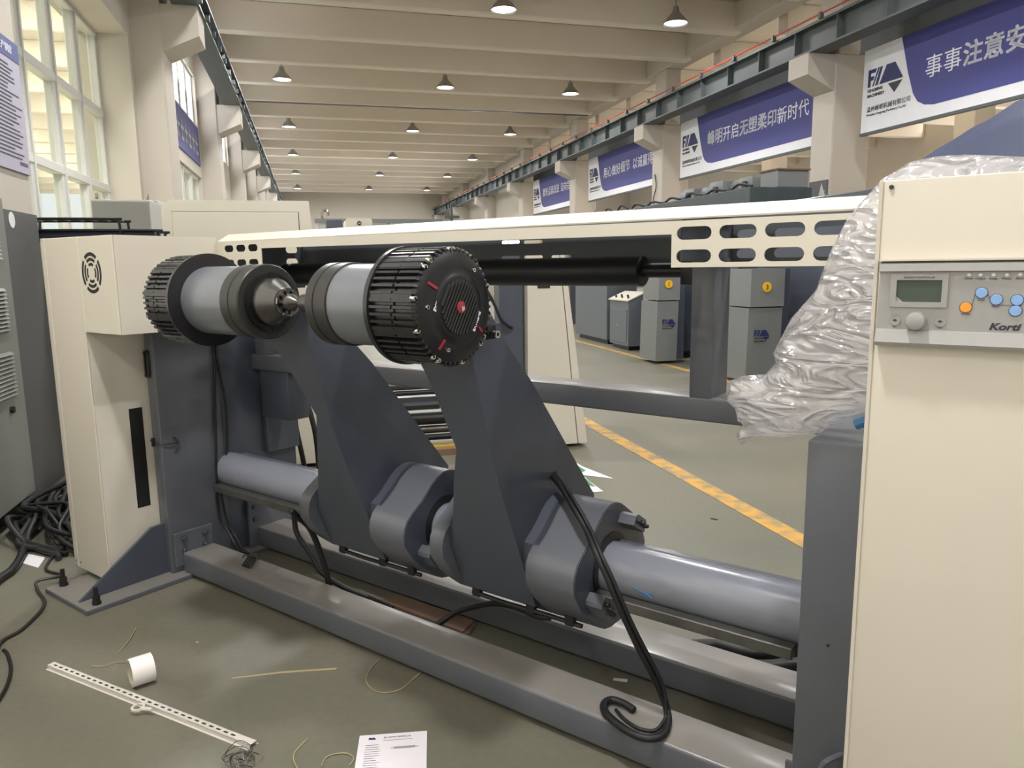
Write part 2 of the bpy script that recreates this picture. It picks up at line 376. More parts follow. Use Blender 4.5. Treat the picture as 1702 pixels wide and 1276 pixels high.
# longitudinal girder over the right-hand columns
struct(MB().box(TR-.05, TR+.4, S0, S1, 5.95, ZC, .02, 1).build('trim_girder', M_conc, loc=(TR, 17, 5.95), frame='H'))
struct(MB().box(TL-.3, TL+.2, S0, S1, 5.6, ZC, .02, 1).build('trim_eaves', M_conc, loc=(TL, 17, 5.6), frame='H'))

# left wall: piers between columns are windows
LC = [10.80+5.85*k for k in range(-4, 7)]; LC[3] = 5.53; TI = -1.95      # left column centres
SPANS = [(a+.37, b-.5) for a, b in zip(LC, LC[1:])]
wl = MB()
wl.box(TL-.3, TI, S0, LC[0], 0, 5.6).box(TL-.3, TI, LC[-1], S1, 0, 5.6)
for i, (a, b) in enumerate(SPANS):
    zt = 4.25
    wl.box(TL-.3, TI, a, b, 0, 1.0)
    if b > 13:      # farther bays: low window, sign band, high window
        wl.box(TL-.3, TI, a, b, 3.25, 4.2); wl.box(TL-.3, TI, a, b, 5.15, 5.6)
    elif b > 5.2: wl.box(TL-.3, TI, a, b, zt, 5.6)
    else: wl.box(TL-.3, TI, a, b, zt, 4.4).box(TL-.3, TI, a, b, 5.4, 5.6)  # opening for the added high windows
for c in LC: wl.box(TL-.3, TI, c-.5, c+.37, 0, 5.6)
struct(wl.build('wall_left', M_wall, loc=(TL, 17, 0), frame='H', smooth=False))
# gate wall behind the camera
wr = MB(); wr.box(TL-.3, .4, S0-.2, S0, 0, ZC).box(6.0, 21.5, S0-.2, S0, 0, ZC).box(.4, 6.0, S0-.2, S0, 4.8, ZC)
struct(wr.build('wall_rear', M_wall, loc=(3, S0, 0), frame='H', smooth=False))
struct(MB().box(21.3, 21.5, S0, S1, 0, 1.0).box(21.3, 21.5, S0, S1, 4.2, 6.3).build('wall_right', M_wall, loc=(21.3, 17, 0), frame='H', smooth=False))
wrf = MB()                                   # far end of the right-hand column line is walled in, with bright windows
wrf.box(TR+.3, TR+.5, 29.2, S1, 0, 1.2).box(TR+.3, TR+.5, 29.2, S1, 3.1, 5.95)
for a, b in ((29.2, 29.9), (33.5, 35.3), (39.5, 41.3), (46, S1)): wrf.box(TR+.3, TR+.5, a, b, 1.2, 3.1)
struct(wrf.build('wall_right_far', M_wall, loc=(TR+.4, 38, 0), frame='H', smooth=False))
for j, (a, b) in enumerate(((29.9, 33.5), (35.3, 39.5), (41.3, 46))):
    f = struct(MB().box(TR+.32, TR+.36, a, b, 1.2, 3.1).build('window_%d' % (20+j), M_bright, loc=(TR+.34, (a+b)/2, 1.2), frame='H'))
    fr = MB()
    for k in range(4): fr.box(TR+.28, TR+.34, a+(b-a)*k/3-.05, a+(b-a)*k/3+.05, 1.2, 3.1)
    fr.box(TR+.28, TR+.34, a, b, 2.2, 2.3); fr.build('window_frame', M_alu, f)

def window(idx, a, b, z0, z1, rows, n, pane, sill=True, TL=TL):
    """aluminium window in the left wall: rows = transom heights, n lights across"""
    f = MB(); t0, t1 = TL-.2, TL-.09
    for z in [z0]+rows+[z1]: f.box(t0, t1, a, b, z-.045, z+.045, .008, 1)
    zs = [z0]+rows+[z1]
    for r in range(len(zs)-1):
        for k in range(n+1):
            x = a+(b-a)*k/n; hw = .075 if 0 < k < n else .05
            f.box(t0+.01, t1-.01, x-hw, x+hw, zs[r], zs[r+1], .008, 1)
            if 0 < k < n: f.box(t1-.012, t1+.006, x-.02, x+.02, zs[r], zs[r+1])
    o = struct(f.build('window_%d' % idx, M_alu, loc=(TL-.15, (a+b)/2, z0), frame='H'))
    MB().box(TL-.15, TL-.145, a+.02, b-.02, z0+.02, z1-.02).build('pane', pane, o)
    if sill: MB().box(TL-.1, max(TL+.06, -1.9), a-.02, b+.02, z0-.07, z0-.02, .01, 1).build('window_sill', M_conc, o)
    return o
wi = 1
for i, (a, b) in enumerate(SPANS):
    if b <= 13:
        if b > 5.2: window(wi, a, b, 1.0, 4.25, [2.45, 3.33], 5, M_glass); wi += 1
        else: window(wi, a, b, 1.0, 4.25, [2.45, 3.33], 5, M_dim); wi += 1; window(wi, a, b, 4.4, 5.4, [], 6, M_bright, False); wi += 1  # unseen bays: upper glowing windows added to lift the ceiling light
    else:
        window(wi, a, b, 1.0, 3.25, [2.2], 5, M_glass, True, TI+.04); wi += 1
        window(wi, a, b, 4.2, 5.15, [], 6, M_bright, False, TI+.04); wi += 1

# columns ----------------------------------------------------------
def column(side, s, label, grp=None, paint=False):
    if side == 'L':
        tf = -1.80 if paint else -1.60
        o = thing('concrete_column', label, 'column', (-1.93, s, 0), 'H')
        MB().box(TL, tf, s-.35, s+.35, 0, ZB, .015, 1).build('shaft', M_conc, o)
        MB().prism([(-1.6, s-.33, 4.13), (-1.17, s-.33, 4.33), (-1.17, s-.33, 4.68), (-1.6, s-.33, 4.68)], (0, .6, 0)).build('corbel', M_conc, o)
        if paint: MB().box(TL, -1.785, s-.36, s+.36, 0, 1.84).build('dark_paint_band', M_wains, o)
    else:
        o = thing('concrete_column', label, 'column', (8.5, s, 0), 'H')
        MB().box(8.15, 8.85, s-.27, s+.27, 0, 4.7, .02, 1).box(8.2, 8.6, s-.27, s+.27, 4.7, 5.95, .02, 1).build('shaft', M_conc, o)
        MB().prism([(8.15, s-.25, 4.14), (7.66, s-.25, 4.36), (7.66, s-.25, 4.68), (8.15, s-.25, 4.68)], (0, .5, 0)).build('corbel', M_conc, o)
        MB().box(8.85, 9.4, s-.25, s+.25, 4.3, 4.68, .02, 1).build('rear_corbel', M_conc, o)
    return o
struct_cols = []
LL = {1: 'nearest pale column on the left, behind the poster and louvred cabinet', 2: 'left wall column just beyond the big near window, carrying the dark runway beam'}
for k, c in enumerate(LC):
    if c < 4 or c > 47: 
        if c < 4: continue
    i = k-2
    column('L', c, LL.get(i, 'pale left wall column, %s from the camera' % ORD[min(i-1, 8)]), paint=(i == 1))
RC = [10.83+6*k for k in range(0, 7)]
RL = {0: 'nearest right-hand column, with a small dark poster near its foot', 1: 'right-hand column between the second and third slogan banners, a wire hanging down it', 2: 'right-hand column between the third and farthest slogan banners'}
for k, c in enumerate(RC): column('R', c, RL.get(k, 'pale corbelled column, %s from the camera in the right row' % ORD[k]))
for k in range(3):
    o = thing('bay_column', ['plain column in the next bay, seen under the second banner', 'plain column in the next bay, seen under the third banner', 'plain column in the next bay, seen under the farthest banner'][k], 'column', (15.5, 15.0+8*k, 0), 'H')
    MB().box(15.2, 15.8, 14.7+8*k, 15.3+8*k, 0, 6.3, .02, 1).build('shaft', M_conc, o)

# crane runway beams -----------------------------------------------
def runway(t, name, label, sgn):
    o = thing('crane_runway_beam', label, 'beam', (t, 20, 4.68), 'H')
    MB().box(t-.16, t+.16, 3.5, S1-.2, 4.68, 4.71).box(t-.14, t+.14, 3.5, S1-.2, 5.07, 5.1).box(t-.012, t+.012, 3.5, S1-.2, 4.71, 5.07).build('girder', M_crane, o)
    st = MB()
    for k in range(44): st.box(t-.12, t+.12, 4+k*1.0, 4.012+k*1.0, 4.71, 5.07)
    st.build('stiffener', M_crane, o)
    MB().box(t-.03, t+.03, 3.5, S1-.2, 5.1, 5.16).build('rail', M_crane, o)
    if sgn < 0:
        cl = MB()
        for k in range(36): cl.box(t-.19, t-.13, 4.3+k*1.2, 4.36+k*1.2, 5.1, 5.19)
        MB().tube([(t-.16, 3.5, 5.17), (t-.16, S1-.3, 5.17)], .014, 6, 1).build('red_busbar', M_red, o)
        cl.build('busbar_clip', M_crane, o)
    else:
        cl = MB()
        for k in range(60): cl.box(t+.1, t+.2, 4.1+k*.7, 4.16+k*.7, 4.7, 4.77)
        cl.build('clip', M_crane, o)
    return o
runway(7.82, 'right', 'dark steel crane runway beam with red busbar over the right-hand columns', -1)
runway(-1.3, 'left', 'dark steel crane runway beam along the left window wall', 1)
ob = thing('crane_runway_beam', 'plain dark runway beam of the next bay, behind the slogan banners', 'beam', (9.2, 20, 4.68), 'H')
MB().box(9.05, 9.35, 3.5, S1-.2, 4.68, 4.72).box(9.05, 9.35, 3.5, S1-.2, 5.25, 5.3).box(9.18, 9.22, 3.5, S1-.2, 4.72, 5.25).build('girder', M_crane, ob)

# pendant lamps ----------------------------------------------------
def lamp_first():
    o = thing('pendant_lamp', '', 'lamp', (0, 0, 5.83), 'H', None)
    MB().lathe((0, 0, 5.83), (0, 0, 6.2), [(0, .232), (.02, .225), (.1, .165), (.17, .095), (.2, .075), (.2, .07), (.17, .088), (.1, .155), (.02, .215), (0, .225)], 28, False).build('lamp_shade', M_screen, o)
    MB().cyl((0, 0, 6.03), (0, 0, 6.13), .07, .05, 16).build('driver_housing', M_screen, o)
    MB().cyl((0, 0, 6.12), (0, 0, 6.46), .012, None, 8).build('stem', M_screen, o)
    MB().lathe((0, 0, 5.85), (0, 0, 6.0), [(0, .2), (.05, .15), (.1, .08)], 20, True).build('lens', M_lens, o)
    return o
first = lamp_first(); used = False
rowname = {-.38: 'left', 3.48: 'middle', 6.75: 'right'}
for t in (-.38, 3.48, 6.75):
    n = 0
    for s in (-5.0, 1.2, 7.2, 13.27, 19.05, 25.1, 31.1, 37.0, 43.6):
        if s > 13: n += 1
        vis = s > 7.3
        if vis or s < 7.3:
            if vis: lab = 'pendant lamp in the %s row, %s lit one from the camera' % (rowname[t], ORD[n-1])
            else: lab = 'pendant lamp of the %s row overhead, nearer than the photo shows' % rowname[t]
            if not used:
                o = first; place(o, Vector((t, s, 5.83)), 'H'); o['label'] = lab; used = True
            else: o = dup(first, (t, s, 5.83), 'H', lab)
            o['group'] = 'pendant lamps under the ceiling'
            L = bpy.data.lights.new('lamp_light', 'AREA'); L.shape = 'DISK'; L.size = .36; L.energy = LAMP_POWER*{-.38: 1.15, 3.48: .9, 6.75: .45}[t]; L.color = (1, .99, .985)
            lo = bpy.data.objects.new('lamp_light', L); C.objects.link(lo); lo.location = hp(t, s, 5.825)
# next-bay daylight through its outer windows
window_light('daylight_bay_window', 21.2, 16, 2.6, -HR, 26, 3.0, BAY_POWER, (1, .93, .84))
window_light('daylight_annex_window', -16.5, 10, 3.0, HR, 24, 4.5, BAY_POWER, (1, .97, .86))

# slogan banners ---------------------------------------------------
def banner(s_far, s_near, runs, label):
    z0, z1 = 3.43, 4.65; t = 8.42
    o = thing('slogan_banner', label, 'banner', (t, s_far, z0), 'H')
    MB().box(t, t+.03, s_near, s_far, z0, z1).build('board', M_white, o)
    b = [(s_far-.75, z1), (s_far-.9, z0+.72), (s_far-1.03, z0+.38), (s_far-1.12, z0+.26), (s_far-1.25, z0+.19), (s_far-1.42, z0+.16), (s_near+.02, z0+.16), (s_near+.02, z1)]
    MB().prism([(t-.004, a, c) for a, c in b], (.003, 0, 0)).build('blue_field', M_blue, o, smooth=False)
    MB().box(t-.02, t+.05, s_near, s_far, z0-.04, z0).build('rail', M_crane, o)
    x = s_far-1.22
    for body, bold in runs:
        mb = MB()
        for ch in body:
            for du, dv in (((0, 0), (.013, 0), (0, .011), (.013, .011)) if bold else ((0, 0),)): put_text(mb, ch, .315, (t-.006, x-du, z0+.56+dv), (0, -1, 0), sx=.97)
            x -= .312 if ch != ' ' else .16
        if body != ' ': mb.build('slogan', M_text, o, smooth=False)
        else: mb.bm.free()
    lg = MB(); logo(lg, (t-.004, s_far-.11, z0+.66), (0, -1, 0), .7); lg.build('emblem', M_logo, o, smooth=False)
    lg = MB(); logo_tip(lg, (t-.004, s_far-.11, z0+.66), (0, -1, 0), .7); lg.build('emblem_tip', M_ink, o, smooth=False)
    for body, size, dz in (('FENGMING', .062, .585), ('MACHINERY', .062, .51), ('温州峰明机械有限公司', .088, .30), ('Wenzhou Fengming Machinery Co.,Ltd', .05, .235)):
        mb = MB(); put_text(mb, body, size, (t-.004, s_far-.11, z0+dz), (0, -1, 0), off=.002 if dz > .4 else 0); mb.build('company_lettering', M_ink, o, smooth=False)
def logo(mb, org, right, W, upv=(0, 0, 1)):
    org = Vector(org); right = Vector(right); upv = Vector(upv); nn = right.cross(upv)*.002
    F = [[(0, 0), (0, .36), (.25, .36), (.21, .28), (.075, .28), (.075, .21), (.18, .21), (.145, .13), (.075, .13), (.075, 0)],
         [(.13, 0), (.17, 0), (.33, .36), (.29, .36)], [(.22, 0), (.29, 0), (.42, .36), (.35, .36)], [(.34, 0), (.5, .3), (.53, .36), (.77, .36), (1, .02), (1, 0)]]
    for p in F: mb.prism([org+right*x*W+upv*y*W for x, y in p], nn)
def logo_tip(mb, org, right, W, upv=(0, 0, 1)):
    org = Vector(org); right = Vector(right); upv = Vector(upv); nn = right.cross(upv)*.002
    mb.prism([org+right*x*W+upv*y*W for x, y in ((.6, -.04), (1, -.04), (.79, -.25))], nn)
banner(10.25, 5.5, [('事事', 0), ('注意安全', 1)], 'blue and white slogan banner nearest the camera, above the navy tarpaulin')
banner(16.18, 11.2, [('峰明', 1), ('开启', 0), ('无塑柔印', 1), ('新时代', 0)], 'blue and white slogan banner between the two nearest right-hand columns')
banner(22.1, 17.2, [('用心做好', 0), ('细节', 1), (' ', 0), ('以诚赢得', 0)], 'blue and white slogan banner hanging third from the camera')
banner(28.0, 23.2, [('累积', 0), ('点滴改进', 1), (' ', 0), ('迈向完', 0)], 'smallest and farthest blue and white slogan banner')
# left wall signs
o = thing('wall_sign', 'dark blue slogan strip between two windows on the left wall', 'sign', (TI, 14, 3.45), 'H')
MB().box(TI, TI+.02, 11.8, 16.0, 3.45, 4.15).build('board', M_blue, o)
mb = MB(); x = 12.1
for k in range(9):
    mb.box(TI+.021, TI+.024, x+.05, x+.3, 3.62+.2*(k % 2)*.2, 3.68).box(TI+.021, TI+.024, x+.13, x+.18, 3.6, 3.95).box(TI+.021, TI+.024, x+.03, x+.32, 3.8, 3.85); x += .42
mb.build('lettering', M_ltgrey, o)
o = thing('wall_poster', 'lilac printed notice with a blue header on the nearest left column', 'poster', (-1.79, 5.5, 2.06), 'H')
MB().box(-1.80, -1.785, 5.22, 5.86, 2.10, 2.93).build('sheet', pm('poster_lilac', (176, 172, 190), .6, var=.02), o)
MB().box(-1.784, -1.782, 5.22, 5.86, 2.81, 2.93).build('header', pm('poster_header', (72, 84, 140), .6, var=.02), o)
mb = MB(); put_text(mb, '安全生产制度', .06, (-1.781, 5.38, 2.845), (0, 1, 0)); mb.build('title', M_text, o)
mb = MB(); random.seed(3)
for k in range(24): mb.box(-1.7835, -1.782, 5.27, 5.6+random.random()*.22, 2.76-k*.025, 2.766-k*.025)
for k in range(2): mb.box(-1.7835, -1.782, 5.68, 5.82, 2.15+k*.012, 2.155+k*.012)
mb.build('text_line', M_ink, o)
o = thing('column_poster', 'small dark poster stuck on the nearest right-hand column', 'poster', (8.14, 10.83, 2.5), 'H')
MB().box(8.135, 8.145, 10.6, 11.06, 2.3, 2.78).build('sheet', pm('poster_dark', (84, 82, 84), .5, var=.05), o)
MB().prism([(8.13, 10.72, 2.32), (8.13, 10.66, 2.55), (8.13, 10.74, 2.74), (8.13, 10.8, 2.55)], (.004, 0, 0)).build('picture', M_ltgrey, o)
mb = MB(); put_text(mb, 'PROTECT', .06, (8.129, 10.63, 2.36), (0, 0, 1), (0, 1, 0)); mb.build('lettering', M_text, o)
tag(MB().tube([(8.13, 16.9, 3.6), (8.12, 16.8, 3.3), (8.12, 16.95, 3.0), (8.12, 16.8, 2.75), (8.12, 16.9, 2.5)], .012, 6).build('hanging_wire', M_rubber, loc=(8.12, 16.9, 2.5), frame='H'), 'thin wire hanging down the column between the second and third banners', 'wire')
# painted floor lines
mb = MB(); mb.box(2.38, 2.51, -6, 40, .0005, .003)
struct(mb.build('trim_yellow_line', M_line, loc=(2.45, 10, 0), frame='H'))
struct(MB().box(4.95, 5.05, -6, 40, .0005, .003).build('trim_machine_line', M_line, loc=(5, 10, 0), frame='H'))

# ================================================================== THE UNWINDER (frame M: x along the beam, y depth, z up)
# ---- welded frame
fr = thing('reel_unwinder', 'grey welded unwinder frame with long floor beams, end columns and a thick round tube', 'machine frame', (-1.9, 1.9, 0))
bp = MB().box(-3.655, -3.245, 1.315, 2.5, 0, .022, .003, 1).build('base_plate', M_tinted, fr)
for (x, y) in ((-3.615, 1.38), (-3.285, 1.375)):
    b = MB(); b.cyl((x, y, .02), (x, y, .1), .0095, None, 12); hexbolt(b, (x, y, .022), (0, 0, 1), .02, .016); b.cyl((x, y, .038), (x, y, .05), .015, None, 12); hexbolt(b, (x, y, .05), (0, 0, 1), .017, .012)
    b.build('anchor_bolt', M_rubber, bp)
MB().prism([(-3.375, 1.336, .022), (-3.375, 1.68, .262), (-3.375, 1.742, .266), (-3.375, 1.742, .022)], (.016, 0, 0)).build('gusset', M_dgrey_shade, fr)
sc = MB().box(-3.40, -3.322, 1.742, 2.06, .022, 1.19, .006).build('end_column', M_grey, fr)
lt = MB(); lt.holed(stadium(-3.372, 1.03, .034, .034) if False else [(p[1]-1.03-3.372, p[0]+1.03) for p in stadium(0, 1.03, .13, .034)], [[(p[1]-1.03-3.372, p[0]+1.03) for p in stadium(0, 1.03, .10, .012)]], lambda x, z: Vector((x, 1.74, z)), (0, -.012, 0))
for z in (.978, 1.082): lt.cyl((-3.372, 1.728, z), (-3.372, 1.72, z), .006, None, 10)
lt.build('latch_handle', M_steel, sc)
b = MB().tube([(-3.41, 1.738, .665), (-3.38, 1.733, .66), (-3.32, 1.74, .655), (-3.314, 1.82, .65)], .0025, 6).tube([(-3.318, 1.80, .68), (-3.31, 1.82, .65), (-3.314, 1.80, .62)], .004, 6)
b.box(-3.385, -3.375, 1.728, 1.742, .64, .68).build('wire_hook', M_ring, sc)
MB().box(-3.40, -3.335, 2.06, 2.50, .022, 1.40, .004, 1).build('side_plate', M_dgrey_shade, fr)  # darker than the column grey to paint in its shade
MB().box(-3.335, -3.30, 2.30, 2.50, .5, 1.40, .004, 1).build('rear_rib', M_dgrey_shade, fr)
bpl = MB().box(-3.322, -3.306, 1.757, 1.955, .05, .215, .002, 1).build('bolted_end_plate', M_grey, fr)
for y in (1.803, 1.912):
    for z in (.184, .125):
        b = MB(); hexbolt(b, (-3.306, y, z), (1, 0, 0), .0125, .013); b.cyl((-3.306, y, z), (-3.302, y, z), .017, None, 14); b.build('bolt', M_dgrey_shade, bpl)
MB().box(-3.306, -.40, 1.788, 1.957, .018, .118, .012, 3).build('front_floor_beam', M_tinted, fr)
rb = MB().box(-3.335, -.40, 2.205, 2.385, .02, .122, .010, 3).build('rear_floor_beam', M_tinted, fr)
MB().box(-3.32, -3.30, 2.16, 2.42, .02, .27, .003, 1).build('joint_plate', M_grey, rb)
b = MB()
for y in (2.19, 2.4):
    for z in (.17, .235): hexbolt(b, (-3.30, y, z), (1, 0, 0), .012, .012)
b.build('bolt', M_dgrey_shade, rb)
MB().box(-3.335, -.30, 2.255, 2.405, .949, 1.026, .008, 3).build('cross_beam', M_tinted, fr)
MB().box(-3.30, -3.07, 2.275, 2.40, .70, .952, .008, 2).build('bearing_box', M_dgrey_shade, fr)
mp = MB().box(-.958, -.883, 2.258, 2.40, 1.024, 1.47, .006, 2).build('rear_post', M_grey, fr)
MB().box(-3.30, -3.22, 2.258, 2.40, 1.024, 1.47, .006, 2).build('rear_post', M_grey, fr)
rp = MB().box(-.455, -.20, 1.772, 2.46, 0, 1.043, .006, 2).build('end_column', M_grey, fr)
b = MB()
for p in ((-.385, 1.7715, .55), (-.333, 1.7715, .565)): b.cyl(p, (p[0], 1.7725, p[2]), .004, None, 10)
b.build('bolt_hole', M_void, rp)
MB().tube([(-.385, 1.772, .2), (-.382, 1.735, .215), (-.372, 1.73, .265), (-.36, 1.735, .282), (-.34, 1.772, .283)], .008, 8).build('grab_handle', M_grey, rp)
MB().box(-.50, -.455, 1.79, 1.86, .118, .128).box(-.475, -.455, 1.79, 1.80, .118, .2).build('corner_bracket', M_grey, rp)
TY, TZ, TRD = 2.09, .458, .086
tb = MB().cyl((-3.335, TY, TZ), (-.455, TY, TZ), TRD, None, 56).build('round_tube', M_tube, fr)
def rail(nm, y, z, ang):
    b = MB(); c, s_ = math.cos(ang), math.sin(ang)
    q = [(-.017, -.008), (.017, -.008), (.017, .012), (.009, .014), (.009, .03), (-.009, .03), (-.009, .014), (-.017, .012)]
    b.prism([(-3.3, y+c*u-s_*v, z+s_*u+c*v) for u, v in q], (2.78, 0, 0)); return b.build(nm, M_worn, tb)
MB().box(-3.3, -.52, 1.972, 2.012, .374, .409, .003, 1).box(-3.3, -.46, 2.012, 2.03, .385, .40).build('linear_rail', M_worn, tb)
MB().box(-3.3, -.52, 2.135, 2.165, .518, .532, .003, 1).build('linear_rail', M_grey, tb)
b = MB().box(-.985, -.955, 2.0035, 2.0045, .43, .442)
b.tube([(-1.02, 2.0042, .449), (-.99, 2.004, .442), (-.97, 2.0038, .438), (-.955, 2.004, .428)], .002, 6).build('blue_marker_scribble', M_bstrap, tb)

# ---- cream drive cabinet on the left
dc = thing('drive_cabinet', 'tall cream sheet-metal cabinet with a round fan vent, left of the left motor', 'cabinet', (-3.55, 1.7, .045))
MB().prism([(-3.765, 1.504, .045), (-3.412, 1.504, .045), (-3.412, 1.504, 1.193), (-3.104, 1.504, 1.193), (-3.104, 1.504, 1.598), (-3.765, 1.504, 1.604)], (0, .456, 0)).build('body', M_cream, dc, smooth=False)
MB().box(-3.765, -3.726, 1.497, 1.504, .045, 1.603, .002, 1).build('edge_panel', M_cream, dc)
MB().box(-3.722, -3.412, 1.497, 1.504, .045, 1.193, .002, 1).box(-3.722, -3.405, 1.497, 1.504, 1.1895, 1.600, .002, 1).build('front_panel', M_cream, dc)
MB().box(-3.401, -3.104, 1.497, 1.504, 1.193, 1.598, .002, 1).build('vent_panel', M_cream, dc)
v = MB()
for r0, r1 in ((.030, .042), (.050, .063), (.071, .086)):
    for q in range(4):
        a0 = PI/2*q+PI/4+.16*.06/r1; a1 = PI/2*(q+1)+PI/4-.16*.06/r1
        v.prism([(x, 1.4965, z) for x, z in arc(-3.30, 1.447, r1, a0, a1, 10)+arc(-3.30, 1.447, r0, a1, a0, 10)], (0, .002, 0))
v.build('fan_vent', M_void, dc, smooth=False)
MB().box(-3.4125, -3.4105, 1.651, 1.712, .356, .828).build('access_slot', M_void, dc)
b = MB()
for x in (-3.745, -3.70): b.cyl((x, 1.497, .075), (x, 1.495, .075), .004, None, 8)
b.build('screw', M_steel, dc)

# ---- cream guard bar across the top
gc = thing('guard_cover', 'long cream channel guard with slotted ends spanning the top of the unwinder', 'cover', (-1.8, 2.1, 1.5))
GZ0, GZ1, GZ2 = 1.443, 1.534, 1.568
xs = [-.828+.1215*k for k in range(5)]
h = [stadium(x, z, .101, .035) for x in xs for z in (1.5355, 1.4735)]
g3 = lambda x, z: Vector((x, 1.96, z))
RX = -.30
hl = [stadium(-2.755-.0885*k-.077, z, .068, .03) for k in range(3) for z in (1.5455, 1.4825)]
b = MB().holed([(-3.095, GZ0), (-2.772, GZ0), (-2.772, GZ1+.008), (-.893, GZ1), (-.893, GZ0), (RX, GZ0), (RX, GZ2), (-3.095, GZ2+.01)], h+hl, g3, (0, .003, 0))
b.build('front_face', M_cream, gc, smooth=False)
MB().prism([(-3.095, 1.96, GZ2+.0105), (-3.095, 2.02, 1.612), (-3.095, 2.40, 1.615), (-3.095, 2.40, 1.611), (-3.095, 2.021, 1.608), (-3.095, 1.961, GZ2+.006)], (-RX*-1+3.095, 0, 0)).build('chamfered_top', M_cream, gc, smooth=False)
rx = [-.83+.1215*k for k in range(4)]
h = [stadium(x, z, .096, .03) for x in rx for z in (1.5455, 1.484)]+[stadium(x, z, .09, .013) for x, z in ((-1.80, 1.548), (-1.69, 1.546), (-1.80, 1.487), (-1.69, 1.487), (-1.56, 1.486))]
MB().holed([(-3.095, 1.37), (-1.25, 1.39), (-1.25, 1.457), (RX, 1.457), (RX, 1.611), (-3.095, 1.611)], h, lambda x, z: Vector((x, 2.432, z)), (0, .003, 0)).build('slotted_rear_face', M_pgrey, gc, smooth=False)
MB().holed([(1.966, 1.36), (2.43, 1.36), (2.43, 1.608), (2.03, 1.608), (1.966, 1.57)], [stadium(2.36, z, .07, .034) for z in (1.548, 1.488, 1.428)], lambda y, z: Vector((-3.094, y, z)), (.003, 0, 0)).build('slotted_end_plate', M_pgrey, gc, smooth=False)
MB().box(-.896, -.893, 2.03, 2.43, 1.46, 1.6).build('inner_web', M_dgrey_shade, gc)

# ---- black guide roller under the guard
gr = thing('guide_roller', 'black rubber guide roller hanging below the cream guard', 'roller', (-2.0, 2.33, 1.43))
MB().lathe((-3.15, 2.33, 1.43), (-1.16, 2.33, 1.43), [(0, .045), (.004, .051), (1.986, .051), (1.99, .045)], 40).build('roller_shell', M_roller, gr)
MB().cyl((-1.16, 2.33, 1.43), (-.958, 2.33, 1.43), .022, None, 20).cyl((-3.22, 2.33, 1.43), (-3.15, 2.33, 1.43), .022, None, 20).build('journal', M_black, gr)
MB().box(-1.01, -.958, 2.285, 2.375, 1.385, 1.475, .006).build('bearing_block', M_black, gr)

